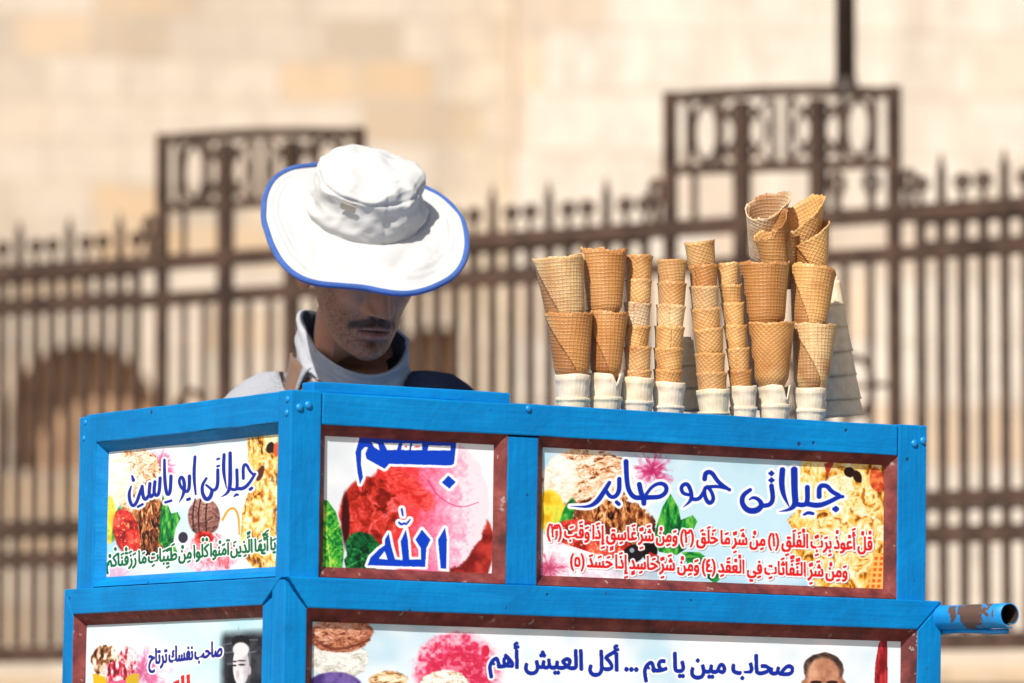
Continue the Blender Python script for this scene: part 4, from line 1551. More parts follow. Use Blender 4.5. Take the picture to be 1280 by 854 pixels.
add_box(bm, 0.0285, 0.0295, 0.033, ly1 - 0.035, z_low + 0.03, z_top2 - 0.006)
link('backing_board', bm_mesh(bm), M['dark'], cart)
for (x, y) in ((0.03, 0.03), (lowR - 0.06, 0.03), (0.03, ly1 - 0.06), (lowR - 0.06, ly1 - 0.06)):
    box_obj('leg', M['blue'], cart, x, x + 0.05, y, y + 0.05, 0.0, z_low - 0.001, 0.003)

# bolts
def bolt(p, nrm, r=0.0062):
    bm = bmesh.new()
    bmesh.ops.create_uvsphere(bm, u_segments=14, v_segments=8, radius=r)
    for v in bm.verts:
        v.co.z *= 0.62
        if v.co.z < 0: v.co.z *= 0.2
    o = link('bolt', bm_mesh(bm, True), M['bolt'], cart)
    o.matrix_basis = Matrix.Translation(p) @ Vector(nrm).to_track_quat('Z', 'Y').to_matrix().to_4x4()


for px, py in ((374.5, 509.5), (385.5, 506.5), (1143, 554.5), (1154, 551)):
    bolt(fr(px, py), (0, -1, 0))
bolt(fr(660.5, 511), (0, -1, 0), 0.0052)
for px, py in ((359.5, 499), (358.5, 516)):
    bolt(lf(px, py), (-1, 0, 0), 0.0052)
for px, py in ((107, 528), (105, 548)):
    bolt(lf(px, py), (-1, 0, 0), 0.0045)

# rolled pipe handle on the right side
pm = NT('chipped_pipe_paint')
pc = obj_co(pm)
psep = pm.n('ShaderNodeSeparateXYZ')
pm.l(pc, psep.inputs[0])
band = pm.math('SUBTRACT', 1.0, pm.math('MULTIPLY', pm.math('ABSOLUTE', pm.math('ADD', psep.outputs[1], 0.105)), 14.0))
rust = pm.ramp(pm.math('ADD', pm.noise(pc, 30, 4, 0.6), pm.math('MULTIPLY', band, 0.22)), ((0.64, 0.0), (0.66, 1.0)))
pm.base(pm.mix(rust, (0.006, 0.22, 0.56), (0.10, 0.055, 0.035)))
pm.rough(0.5, 0.4)
pm.bump(pm.noise(pc, 60, 3), 0.4, 0.002)
hx = lowR + 0.024
hs = fr(1188, 774, 0.0)
hz = ZT - CH - 0.026
endp = fr(1262, 768, -0.19)
bm = bmesh.new()
ro, ri = 0.0172, 0.0155
N = 40
ys = np.linspace(0.45, -0.19, 24)
rings = []
for y in ys:
    t = (0.45 - y) / 0.64
    cx = hx * (1 - t) + endp.x * t if False else endp.x
    row = []
    for k in range(N + 1):
        a = R(-60) + R(345) * k / N + 0.0
        rr = ro + 0.004 * max(0, (k - N * 0.75) / (N * 0.25))
        row.append((rr, a))
    o = [bm.verts.new((cx + r_ * math.cos(a), y, endp.z + r_ * math.sin(a))) for r_, a in row]
    i_ = [bm.verts.new((cx + (r_ - 0.0018) * math.cos(a), y, endp.z + (r_ - 0.0018) * math.sin(a))) for r_, a in row]
    rings.append((o, i_))
for (o1, i1), (o2, i2) in zip(rings[:-1], rings[1:]):
    for k in range(N):
        bm.faces.new((o1[k], o1[k + 1], o2[k + 1], o2[k]))
        bm.faces.new((i1[k], i2[k], i2[k + 1], i1[k + 1]))
    bm.faces.new((o1[0], o2[0], i2[0], i1[0]))
    bm.faces.new((o1[N], i1[N], i2[N], o2[N]))
for o, i_ in (rings[0], rings[-1]):
    for k in range(N):
        bm.faces.new((o[k], i_[k], i_[k + 1], o[k + 1]))
bmesh.ops.recalc_face_normals(bm, faces=bm.faces)
inner_set = {v for _, i_ in rings for v in i_}
for f in bm.faces:
    if all((v in inner_set) for v in f.verts): f.material_index = 1
hd = link('pipe_handle', bm_mesh(bm, True), pm.m, cart)
hd.data.materials.append(mat_plain('rusty_bore', (0.028, 0.018, 0.014), 0.9, 0.1, 40, 0.4))  # shade inside the pipe put into a near-black colour
hd['label'] = 'open ended blue pipe handle with rust showing through'
bm = bmesh.new()
sweep(bm, [(endp.x + 0.004, y, endp.z - 0.0235 - 0.002 * math.sin(y * 30)) for y in np.linspace(0.4, -0.178, 16)], 0.0042, 8)
link('handle_rod', bm_mesh(bm, True), M['bolt'], cart)

# ------------------------------------------------------------------ cones
CONE_COLS = {
    'tan': (0.68, 0.48, 0.24), 'golden': (0.66, 0.37, 0.125), 'brown': (0.50, 0.225, 0.062),
    'pale': (0.76, 0.61, 0.40), 'toasted': (0.57, 0.285, 0.085),
}


def cone_mesh(Rr, h, taper, th=0.0016, seam=0.0, slope=0.9, over=0.9, wav=0.02, slant=0.0, seed=0, rot=0.0, nz=26, na=84, nick=None, roll=True, vis=0.086):
    """a rolled wafer cone, rim up, tip at the origin: a sheet wound round with its edge showing"""
    rnd = random.Random(seed)
    ph = [rnd.uniform(0, 6.28) for _ in range(4)]
    V = []; UV = []; Fc = []
    tot = 2 * math.pi + (over if roll else 0.0)
    for layer in (0, 1):
        for j in range(nz + 1):
            t = j / nz
            for i in range(na + 1):
                if roll:
                    st = seam + slope * (1 - t)            # the free edge winds down the cone
                    a = st + tot * i / na
                    wind = th * 1.5 * (1 - i / na)
                else:
                    a = 2 * math.pi * i / na
                    wind = 0
                rim = h * (1 + wav * (0.6 * math.sin(2 * a + ph[0]) + 0.4 * math.sin(5 * a + ph[1]) + 0.25 * math.sin(11 * a + ph[2]) + 0.22 * math.sin(23 * a + ph[0]) + 0.16 * math.sin(37 * a + ph[3])))
                rim += slant * Rr * math.cos(a)
                if nick:
                    dz = math.exp(-((math.atan2(math.sin(a - nick[0]), math.cos(a - nick[0]))) / nick[1]) ** 2)
                    rim -= nick[2] * h * dz
                z = rim * t
                dz_ = h - z
                r = max(0.0035, Rr - taper * dz_ - 0.42 * max(0.0, dz_ - vis)) + wind - (th if layer else 0)
                r *= 1 + 0.012 * math.sin(3 * a + ph[3])
                r += 0.0012 * (t ** 30)
                V.append((r * math.cos(a), r * math.sin(a), z))
                u, v = Rr * 0.85 * a, z
                UV.append((u * math.cos(rot) + v * math.sin(rot), -u * math.sin(rot) + v * math.cos(rot)))
    st_ = (nz + 1) * (na + 1)
    idx = lambda l, j, i: l * st_ + j * (na + 1) + i
    for j in range(nz):
        for i in range(na):
            Fc.append((idx(0, j, i), idx(0, j, i + 1), idx(0, j + 1, i + 1), idx(0, j + 1, i)))
            Fc.append((idx(1, j, i), idx(1, j + 1, i), idx(1, j + 1, i + 1), idx(1, j, i + 1)))
    for i in range(na):
        Fc.append((idx(0, nz, i), idx(0, nz, i + 1), idx(1, nz, i + 1), idx(1, nz, i)))
        Fc.append((idx(0, 0, i), idx(1, 0, i), idx(1, 0, i + 1), idx(0, 0, i + 1)))
    for j in range(nz):
        Fc.append((idx(0, j, na), idx(1, j, na), idx(1, j + 1, na), idx(0, j + 1, na)))
        Fc.append((idx(0, j, 0), idx(0, j + 1, 0), idx(1, j + 1, 0), idx(1, j, 0)))
    me = mesh_from(V, Fc, True, 'cone')
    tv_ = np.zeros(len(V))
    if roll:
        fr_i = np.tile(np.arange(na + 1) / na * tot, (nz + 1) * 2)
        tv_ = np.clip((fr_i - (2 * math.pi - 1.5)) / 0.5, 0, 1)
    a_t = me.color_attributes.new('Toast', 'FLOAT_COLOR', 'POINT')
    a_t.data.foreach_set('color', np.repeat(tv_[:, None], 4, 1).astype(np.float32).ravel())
    uvl = me.uv_layers.new(name='UVMap')
    li = np.zeros(len(me.loops), np.int32)
    me.loops.foreach_get('vertex_index', li)
    uvl.data.foreach_set('uv', np.array(UV, np.float32)[li].ravel())
    return me


def cup_mesh(Rr, h, seed=0, torn=None):
    """plain white wafer cup with a rolled lip, rim up"""
    prof = [(0.72, 0.0), (0.73, 0.012), (0.83, 0.35), (0.92, 0.70), (0.935, 0.80), (0.985, 0.84), (1.0, 0.88), (1.0, 0.97), (0.985, 1.0),
            (0.92, 1.0), (0.86, 0.72), (0.70, 0.05)]
    rnd = random.Random(seed)
    ph = rnd.uniform(0, 6.28)
    na = 72
    V = []; UV = []; Fc = []
    for j, (r, t) in enumerate(prof):
        for i in range(na):
            a = 2 * math.pi * i / na
            rr = r * Rr * (1 + 0.010 * math.sin(2 * a + ph) + (0.006 * math.sin(9 * a + ph) + 0.008 * math.sin(4 * a - ph) if 1 < j < 5 else 0))
            z = t * h * (1 + 0.012 * math.sin(3 * a + ph) * t)
            if torn and t > 0.5:
                dz = math.exp(-((math.atan2(math.sin(a - torn[0]), math.cos(a - torn[0]))) / torn[1]) ** 2)
                z -= (t - 0.5) * 2 * torn[2] * h * dz
            V.append((rr * math.cos(a), rr * math.sin(a), z))
            UV.append((Rr * a, z))
    for j in range(len(prof) - 1):
        for i in range(na):
            Fc.append((j * na + i, j * na + (i + 1) % na, (j + 1) * na + (i + 1) % na, (j + 1) * na + i))
    Fc.append(tuple(range(na - 1, -1, -1)))
    k = (len(prof) - 1) * na
    Fc.append(tuple(range(k, k + na)))
    me = mesh_from(V, Fc, True, 'cup')
    uvl = me.uv_layers.new(name='UVMap')
    li = np.zeros(len(me.loops), np.int32)
    me.loops.foreach_get('vertex_index', li)
    uvl.data.foreach_set('uv', np.array(UV, np.float32)[li].ravel())
    return me


YC = 0.066


def place(name, me, mat, px, py, h, tilt, lean, spin, yl, flip=False):
    """rim centre at photo pixel (px, py) on the cart-local plane y = yl; tilt to the right, lean to the viewer (degrees)"""
    p = fr(px, py, yl)
    o = link(name, me, mat)
    rot = Matrix.Rotation(R(tilt), 4, 'Y') @ Matrix.Rotation(R(lean), 4, 'X')
    if flip:
        o.matrix_world = CM @ Matrix.Translation(p) @ rot @ Matrix.Rotation(math.pi, 4, 'X') @ Matrix.Rotation(R(spin), 4, 'Z') @ Matrix.Translation((0, 0, -h))
    else:
        o.matrix_world = CM @ Matrix.Translation(p) @ rot @ Matrix.Rotation(R(spin), 4, 'Z') @ Matrix.Translation((0, 0, -h))
    return o


def px_m(px, py, yl):
    p = CM @ fr(px, py, yl)
    return p.y / F


ORD = ['topmost', 'second from top', 'third from top', 'fourth from top', 'fifth from top', 'sixth from top', 'seventh from top', 'eighth from top']
sd = [0]


def wide_cone(px, py, hw, tilt, col, spin, label, rot=0.0, diag=False, lean=0, slant=0.0, nick=None, wav=0.02, yl=YC, slope=1.9, h=0.15, taper=0.105):
    sd[0] += 1
    s = px_m(px, py, yl)
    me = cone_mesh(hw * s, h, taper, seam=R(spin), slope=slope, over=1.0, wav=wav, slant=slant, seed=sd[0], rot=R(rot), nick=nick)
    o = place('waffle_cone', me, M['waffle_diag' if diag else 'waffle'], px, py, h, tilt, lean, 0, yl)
    kk = random.uniform(0.9, 1.08)
    o.color = (*[min(0.85, q * kk) for q in CONE_COLS[col]], 1)
    return tag(o, label, 'ice cream cone', 'wide waffle cones on the cart')


def thin_cone(px, py, hw, tilt, col, label, rot=35, h=0.095, yl=YC, slant=0.0):
    sd[0] += 1
    s = px_m(px, py, yl)
    me = cone_mesh(hw * s, h, 0.066, th=0.0014, wav=0.011, seed=sd[0] + 50, rot=R(rot + random.uniform(-25, 25)), roll=False, nz=20, na=60, slant=slant, vis=0.036)
    o = place('waffle_cone', me, M['waffle_diag'], px, py, h, tilt + random.uniform(-1.6, 1.6), random.uniform(-2, 2), random.uniform(0, 360), yl)
    c = CONE_COLS[col]
    k = random.uniform(0.90, 1.1)
    o.color = (c[0] * k, c[1] * k, c[2] * k, 1)
    return tag(o, label, 'ice cream cone', 'thin waffle cones stacked on the cart')


def cups(px, py, hw, tilt, where, torn=None, low=27):
    for k, (yy, ww) in enumerate(((py, hw), (py + low + 2, hw - 0.4))):
        sd[0] += 1
        s = px_m(px, yy, YC)
        zc = fr(px, yy, YC).z
        base = zt - 0.0135
        h = (zc - base) if k == 1 else (zc - base) * 0.93
        h = max(h, 0.012)
        me = cup_mesh(ww * s, h, sd[0], torn if k == 0 else None)
        o = place('wafer_cup', me, M['wafer'], px + (tilt * -0.3 if k else 0), yy, h, tilt if k == 0 else 0, 0, 0, YC + 0.0004 * k)
        f = random.uniform(0.92, 1.03)
        o.color = (f, f * random.uniform(0.97, 1.0), f * random.uniform(0.88, 1.0), 1)
        lab = ('white wafer cup holding up %s' if k == 0 else 'lower white wafer cup at the foot of %s') % where
        if torn and k == 0:
            lab = 'torn white wafer cup holding up %s' % where
        tag(o, lab, 'wafer cup', 'white wafer cups under the cone stacks')


S = ['the leftmost wide cone stack', 'the second wide cone stack', 'the first thin stack from the left',
     'the second thin stack from the left', 'the tallest thin stack', 'the narrowest thin stack',
     'the dark wide stack with torn cup', 'the wide stack at the right end']
NM = {'pale': 'whitish', 'golden': 'golden', 'toasted': 'toasted', 'tan': 'light tan', 'brown': 'plain brown'}


def thin_stack(n, rows, tilt, rots):
    for k, (x, y, hw, c, *tl) in enumerate(rows):
        thin_cone(x, y, hw, tl[0] if tl else tilt, c, '%s thin cone, %s in %s' % (NM[c], ORD[k], S[n]), rots[k % len(rots)])


cups(716, 469, 22.5, -1, S[0])
wide_cone(711, 392, 28.5, -4, 'brown', 155, 'dark brown waffle cone, lower one in ' + S[0], 84, slope=2.2, h=0.108)
wide_cone(698, 321, 31.0, -9, 'tan', 158, 'pale tan cone with notched rim, top of ' + S[0], 86, nick=(5.6, 0.2, 0.07), wav=0.012, slope=2.0)
cups(757, 468, 22, 0, S[1], (4.9, 0.2, 0.22))
wide_cone(760, 391, 24.5, 2, 'brown', 150, 'brown waffle cone, lower one in ' + S[1], 0, slope=2.2, h=0.108, taper=0.09)
wide_cone(755, 313, 28.0, -2, 'brown', 40, 'deep brown waffle cone with wavy rim, top of ' + S[1], 90, wav=0.03)
cups(796, 473, 22, 0, S[2])
thin_stack(2, ((799, 320, 17.0, 'golden'), (798, 350, 16.5, 'golden'), (797, 379, 17, 'pale'), (797, 408, 16, 'golden'), (797, 434, 17, 'toasted'), (797, 464, 17, 'golden')), 0.6, (15, 35, 70, 5, 40, 0))
cups(836, 479, 21, 1, S[3])
thin_stack(3, ((840, 326, 18.5, 'golden'), (840, 354, 18, 'toasted'), (839, 382, 18.2, 'tan'), (837, 409, 18.5, 'golden'), (836, 436, 18.5, 'golden'), (835, 463, 18, 'toasted')), 2, (20, 45, 15, 45, 15, 0))
cups(891, 487, 21, -4, S[4])
thin_stack(4, ((874, 302, 19, 'golden', -8), (879, 332, 18, 'brown', -4), (880, 358, 18.2, 'tan', -4), (882, 386, 18.5, 'golden', -5), (885, 411, 18.5, 'golden', -5), (887.5, 442, 19, 'toasted', -4), (889.5, 466, 19, 'toasted', -4)), -4, (45, 0, 15, 40, 45, 30, 45))
cups(928, 483, 18, -4, S[5], None, 24)
thin_stack(5, ((909, 329, 14, 'golden'), (913, 356, 13.8, 'golden'), (915.5, 379, 14, 'golden'), (919, 407, 14.2, 'golden'), (922, 435, 14.5, 'golden'), (924.5, 463, 14.5, 'toasted')), -5, (10, 0, 20, 5, 40, 40))
cups(968, 482, 21, 0, S[6], (5.0, 0.2, 0.35), 22)
wide_cone(963, 404, 29.5, -2, 'toasted', 60, 'toasted cone with diagonal grid, lower in ' + S[6], 40, True, h=0.108, taper=0.13)
wide_cone(955, 329, 30.5, -3, 'brown', 50, 'dark brown ragged rimmed cone, top of ' + S[6], 88, wav=0.018)
cups(1012, 486, 21, 0, S[7], None, 24)
wide_cone(1018, 407, 27.5, 4, 'tan', 165, 'light tan waffle cone, lower one in ' + S[7], 4, slope=2.4, h=0.108, taper=0.10)
wide_cone(1016, 335, 28.5, 4, 'golden', 165, 'golden cone with notched rim, upright in ' + S[7], 88, nick=(5.7, 0.3, 0.05), slope=2.2)
# tilted cones pushed into the top of the two right-hand stacks
wide_cone(959, 256, 26, -10, 'pale', 60, 'tilted pale cone with its inside showing, highest one at left', 80, lean=22, yl=YC + 0.03, h=0.13, taper=0.15, wav=0.03, slant=0.5)
wide_cone(962, 284, 21, -13, 'golden', 330, 'tilted golden cone in front of the pale open one', 78, lean=4, yl=YC - 0.004, h=0.10, taper=0.13, wav=0.05, slant=0.75)
wide_cone(984, 290, 17, -14, 'tan', 300, 'small open cone squeezed between the tilted cones', 80, lean=18, yl=YC + 0.004, h=0.09, taper=0.12, slant=-0.3)
wide_cone(1001, 266, 27, -12, 'golden', 150, 'large tilted golden cone above the right end stack', 60, lean=10, yl=YC + 0.004, h=0.13, taper=0.17, wav=0.03, slope=1.2, slant=0.75)
wide_cone(1011, 291, 24, -9, 'golden', 190, 'golden cone wrapped round the large tilted one', 62, lean=3, yl=YC - 0.002, h=0.10, taper=0.13, wav=0.015, slope=1.6, slant=0.6)


def upturned(seq, yl, where):
    for k, (x, y, hw, tl) in enumerate(seq):
        sd[0] += 1
        s = px_m(x, y, yl)
        h = 0.075 if k < len(seq) - 1 else 0.045
        me = cone_mesh(hw * s, h, hw * s / h * 0.40, th=0.0016, wav=0.004, seed=sd[0], roll=False, nz=14, na=60, vis=1.0)
        o = place('wafer_cone', me, M['wafer'], x, y, h, tl, 0, 0, yl, True)
        o.color = (1.06, 0.99, 0.88, 1)
        tag(o, 'white upturned wafer cone, %s of those %s' % (ORD[len(seq) - 1 - k], where), 'wafer cone', 'white upturned wafer cones behind the stacks')


upturned(((1056, 521, 24, -6), (1055, 500, 22, -6), (1052, 470, 19, -6), (1049, 440, 17, -6), (1046, 410, 14, -6), (1043.5, 382, 11, -6)), 0.20, 'behind the wide right end stack')
upturned(((860, 514, 19, -3), (858, 486, 17, -3), (856, 458, 15, -3)), 0.15, 'left of the tallest thin stack')
upturned(((942, 512, 19, -2), (941, 482, 17, -2), (940, 454, 15, -2)), 0.15, 'behind the thinnest stack')

# ------------------------------------------------------------------ the man
man = thing('person', 'man in white sun hat and grey funnel collar looking down behind the blue cart', 'person')
YH = 8.98
HS = 1.13
HROT = Matrix.Rotation(R(22), 4, 'Z') @ Matrix.Rotation(R(27), 4, 'X') @ Matrix.Rotation(R(2), 4, 'Y')
nose_l = Vector((0, -0.123, -0.039)) * HS
noff = HROT @ nose_l
nose_w = at_y(482, 398, YH + noff.y)
HC = nose_w - noff
HM = Matrix.Translation(HC) @ HROT @ Matrix.Scale(HS, 4)
foot = Vector((-0.27, 9.16, 0))
man.location = foot


def to_man(P):
    return Vector(P) - foot


prof = np.array([  # z, front y, back y, half width
    (-0.1205, -0.080, -0.052, 0.010), (-0.118, -0.088, -0.035, 0.022), (-0.110, -0.0945, -0.010, 0.034), (-0.100, -0.0955, 0.006, 0.041),
    (-0.088, -0.0925, 0.022, 0.0475), (-0.072, -0.092, 0.036, 0.0535), (-0.055, -0.0925, 0.052, 0.0590), (-0.035, -0.0915, 0.072, 0.0650),
    (-0.010, -0.0885, 0.086, 0.0695), (0.015, -0.0905, 0.094, 0.0735), (0.035, -0.0945, 0.098, 0.0755), (0.06, -0.0905, 0.099, 0.0755),
    (0.085, -0.076, 0.092, 0.067), (0.105, -0.048, 0.070, 0.046), (0.115, -0.018, 0.042, 0.024), (0.118, 0.008, 0.016, 0.005)])


def bump2(x, z, cx, cz, sx, sz):
    return np.exp(-((x - cx) / sx) ** 2 - ((z - cz) / sz) ** 2)


def head_mesh():
    nz, na = 220, 260
    zz = np.linspace(-0.1205, 0.118, nz)
    tt = np.linspace(0, 2 * math.pi, na, endpoint=False)
    # denser near the front (-Y)
    tt = tt - 0.45 * np.sin(tt)
    from_p = lambda c: np.interp(zz, prof[:, 0], prof[:, c])
    sm = lambda v: np.convolve(np.pad(v, 6, 'edge'), np.hanning(15)[1:-1] / np.hanning(15)[1:-1].sum(), 'valid')
    yf, yb, hw = sm(from_p(1)), sm(from_p(2)), sm(from_p(3))
    Z, T = np.meshgrid(zz, tt, indexing='ij')
    yc = ((yf + yb) / 2 + 0.012)[:, None]
    Fh = yc - yf[:, None]; Bh = yb[:, None] - yc
    e = 2.4
    hw = hw * 1.05
    c, s = np.cos(T), np.sin(T)
    cx = np.sign(s) * np.abs(s) ** (2 / e)
    cy = np.sign(c) * np.abs(c) ** (2 / e)
    X = hw[:, None] * cx
    Y = np.where(c > 0, yc - Fh * cy, yc - Bh * cy)
    front = np.clip(c * 1.6, 0, 1)
    ax = np.abs(X)
    # nose
    tn = np.clip((0.022 - Z) / 0.061, 0, 1)
    hgt = np.where(Z > -0.039, 0.002 + 0.0320 * tn ** 1.2, 0.0340 * np.exp(-((Z + 0.039) / 0.0062) ** 2))
    hgt *= np.clip((0.036 - Z) / 0.02, 0, 1)
    wid = 0.0068 + 0.0062 * tn ** 1.5
    D = hgt * np.exp(-(ax / wid) ** 2.4)
    D += 0.0145 * bump2(ax, Z, 0.0165, -0.0405, 0.0068, 0.0072)
    D -= 0.0055 * bump2(ax, Z, 0.0085, -0.0480, 0.0042, 0.0034)
    D -= 0.0025 * bump2(ax, Z, 0.0245, -0.036, 0.004, 0.012)
    # sockets, lids, brows, cheekbones
    D -= 0.0105 * bump2(ax, Z, 0.031, 0.004, 0.0165, 0.012)
    D += 0.0062 * bump2(ax, Z, 0.031, 0.001, 0.0125, 0.0085)
    D += 0.0045 * bump2(ax, Z, 0.027, 0.024, 0.019, 0.007)
    D += 0.0062 * bump2(ax, Z, 0.047, -0.022, 0.017, 0.014)
    D -= 0.0048 * bump2(ax, Z, 0.044, -0.060, 0.014, 0.020)
    D -= 0.0026 * np.exp(-((ax - (0.021 + (-0.042 - Z) * 0.42)) / 0.0035) ** 2) * np.clip((-0.038 - Z) / 0.008, 0, 1) * np.clip((Z + 0.078) / 0.01, 0, 1)
    # mouth
    D += 0.0075 * np.exp(-(X / 0.030) ** 2 - ((Z + 0.069) / 0.016) ** 2)
    lw = np.clip(1 - (ax / 0.027) ** 2, 0, 1) ** 0.7
    zl = -0.0705 - 0.004 * (ax / 0.026) ** 2
    D += 0.0058 * lw * np.exp(-((Z - zl - 0.0056) / 0.0044) ** 2)
    D += 0.0085 * lw * np.exp(-((Z - zl + 0.0082) / 0.0060) ** 2)
    D -= 0.0085 * np.clip(1 - (ax / 0.0255) ** 2, 0, 1) * np.exp(-((Z - zl) / 0.0026) ** 2) * 1.25
    D -= 0.0018 * np.exp(-(X / 0.0042) ** 2) * np.exp(-((Z + 0.055) / 0.006) ** 2)
    D -= 0.0066 * np.exp(-(X / 0.022) ** 2 - ((Z + 0.0905) / 0.0055) ** 2)
    D += 0.0070 * np.exp(-(X / 0.018) ** 2 - ((Z + 0.107) / 0.011) ** 2)
    Y = Y - D * front
    X = X * (1 - 0.02 * np.exp(-((Z + 0.055) / 0.02) ** 2))
    V = np.stack([X, Y, Z], -1).reshape(-1, 3)
    Fc = []
    for j in range(nz - 1):
        b = j * na
        for i in range(na):
            k = (i + 1) % na
            Fc.append((b + i, b + na + i, b + na + k, b + k))
    Fc.append(tuple(range(na)))
    Fc.append(tuple(range((nz - 1) * na + na - 1, (nz - 1) * na - 1, -1)))
    # colours
    x, y, z = V[:, 0], V[:, 1], V[:, 2]
    a_ = np.abs(x)
    fr_ = np.repeat(front.reshape(-1), 1)
    n1 = fbm(x * 900 + 99, z * 900 + y * 500 + 99, 1.0, 5, 3)
    n2 = fbm(x * 120 + 50, z * 120 + y * 90 + 50, 1.0, 9, 3)
    base = np.array([0.53, 0.248, 0.142])[None] * (0.85 + 0.3 * n2[:, None])
    mixc = lambda c, m: base * (1 - m[:, None]) + np.array(c)[None] * m[:, None]
    base = mixc((0.30, 0.12, 0.09), np.clip(bump2(x, z, 0, -0.036, 0.014, 0.012), 0, 1) * 0.4 * (fr_ > 0.3))
    # stubble over jaw, cheeks and chin
    jaw = np.clip((-0.035 - z - 0.25 * np.clip(0.045 - a_, 0, 1)) / 0.02, 0, 1) * np.clip((0.035 - y) / 0.02, 0, 1)
    chin = np.clip((-0.082 - z) / 0.01, 0, 1)
    side = np.clip((a_ - 0.046) / 0.01, 0, 1) * np.clip((0.0 - z) / 0.02, 0, 1) * np.clip((0.02 - y) / 0.02, 0, 1) * np.clip((y + 0.075) / 0.02, 0, 1)
    stb = np.clip(np.maximum(np.maximum(jaw * 0.9, chin * 1.0), side * 1.0), 0, 1)
    base = mixc((0.10, 0.06, 0.045), stb * 0.30)
    # moustache
    zm = -0.0560 - 0.02 * a_ - 11.5 * a_ ** 2
    mo = np.clip(1.25 - np.abs(z - zm) / 0.0060, 0, 1) * np.clip((0.037 - a_) / 0.006, 0, 1) * (0.45 + 0.55 * np.clip(a_ / 0.006, 0, 1)) * (fr_ > 0.2)
    base = mixc((0.014, 0.011, 0.010), np.clip(mo * (1.2 + 0.9 * n1), 0, 0.97))
    dn = np.clip(1 - np.abs(a_ - 0.0335 + (z + 0.068) * 0.15) / 0.0045, 0, 1) * np.clip((-0.06 - z) / 0.004, 0, 1) * np.clip((z + 0.079) / 0.008, 0, 1) * (fr_ > 0.2)
    base = mixc((0.02, 0.016, 0.014), dn * 0.7)
    sp = np.exp(-(x / 0.006) ** 2 - ((z + 0.0905) / 0.004) ** 2) * (fr_ > 0.2)
    base = mixc((0.02, 0.016, 0.014), np.exp(-(x / 0.0075) ** 2 - ((z + 0.0925) / 0.005) ** 2) * (fr_ > 0.2) * 0.75)
    # lips
    zlv = -0.0705 - 0.004 * (a_ / 0.026) ** 2
    lwv = np.clip(1 - (a_ / 0.026) ** 2, 0, 1) ** 0.5
    up = np.clip(1 - np.abs(z - zlv - 0.004 * lwv) / 0.0042, 0, 1) * lwv
    lo = np.clip(1 - np.abs(z - zlv + 0.006 * lwv) / 0.0068, 0, 1) * lwv
    base = mixc((0.46, 0.205, 0.175), np.clip(np.maximum(up * 0.8, lo) * 1.6, 0, 0.85) * (fr_ > 0.2))
    ml = np.clip(1 - np.abs(z - zlv) / 0.0022, 0, 1) * np.clip((0.025 - a_) / 0.004, 0, 1) * (fr_ > 0.2)
    base = mixc((0.03, 0.012, 0.012), ml * 0.95)
    no = bump2(a_, z, 0.0075, -0.0465, 0.0034, 0.0024) * (fr_ > 0.2)  # nostril shadow painted into the skin colour
    base = mixc((0.03, 0.014, 0.012), np.clip(no * 1.2, 0, 0.9))
    # brows and lashes
    bw = np.clip(1 - np.abs(z - 0.0255 - 0.12 * (0.03 - np.abs(a_ - 0.03))) / 0.005, 0, 1) * np.clip((0.05 - a_) / 0.008, 0, 1) * np.clip((a_ - 0.010) / 0.004, 0, 1) * (fr_ > 0.2)
    base = mixc((0.013, 0.010, 0.009), np.clip(bw * 2, 0, 0.95))
    ey = np.clip(1 - np.abs(z + 0.0055 - 0.006 * ((a_ - 0.031) / 0.014) ** 2) / 0.0018, 0, 1) * np.clip((0.014 - np.abs(a_ - 0.031)) / 0.003, 0, 1) * (fr_ > 0.2)
    base = mixc((0.012, 0.009, 0.009), np.clip(ey * 1.5, 0, 0.95))
    sb = np.clip((a_ - 0.055) / 0.006, 0, 1) * np.clip((z + 0.035) / 0.01, 0, 1) * np.clip((0.012 - np.abs(y + 0.008)) / 0.006, 0, 1)
    base = mixc((0.02, 0.016, 0.014), sb * (0.5 + 0.5 * n1))
    return V, Fc, base, stb


hv, hf, hcol, hstb = head_mesh()
bm = bmesh.new()


def skin_body(joints, edges, vox, lev=2):
    """joint dict name -> (point, radius); one skin surface, rooted at 'pelvis'"""
    names = list(joints)
    me = bpy.data.meshes.new('skin')
    me.from_pydata([tuple(joints[k][0]) for k in names], [(names.index(a), names.index(b)) for a, b in edges], [])
    o = bpy.data.objects.new('skin', me)
    COL.objects.link(o)
    o.modifiers.new('s', 'SKIN').use_smooth_shade = True
    sv = me.skin_vertices[0].data
    for i, k in enumerate(names):
        r = joints[k][1]
        sv[i].radius = r if hasattr(r, '__len__') else (r, r)
        sv[i].use_root = k == 'pelvis'
    ss = o.modifiers.new('ss', 'SUBSURF')
    ss.levels = ss.render_levels = lev
    if vox:
        rm = o.modifiers.new('r', 'REMESH')
        rm.mode = 'VOXEL'
        rm.voxel_size = vox
        sm_ = o.modifiers.new('sm', 'SMOOTH')
        sm_.iterations = 6
    dg = bpy.context.evaluated_depsgraph_get()
    dg.update()
    out = bpy.data.meshes.new_from_object(o.evaluated_get(dg))
    bpy.data.objects.remove(o)
    V = np.array([v.co[:] for v in out.vertices])
    Fc = [tuple(p.vertices) for p in out.polygons]
    bpy.data.meshes.remove(out)
    return V, Fc


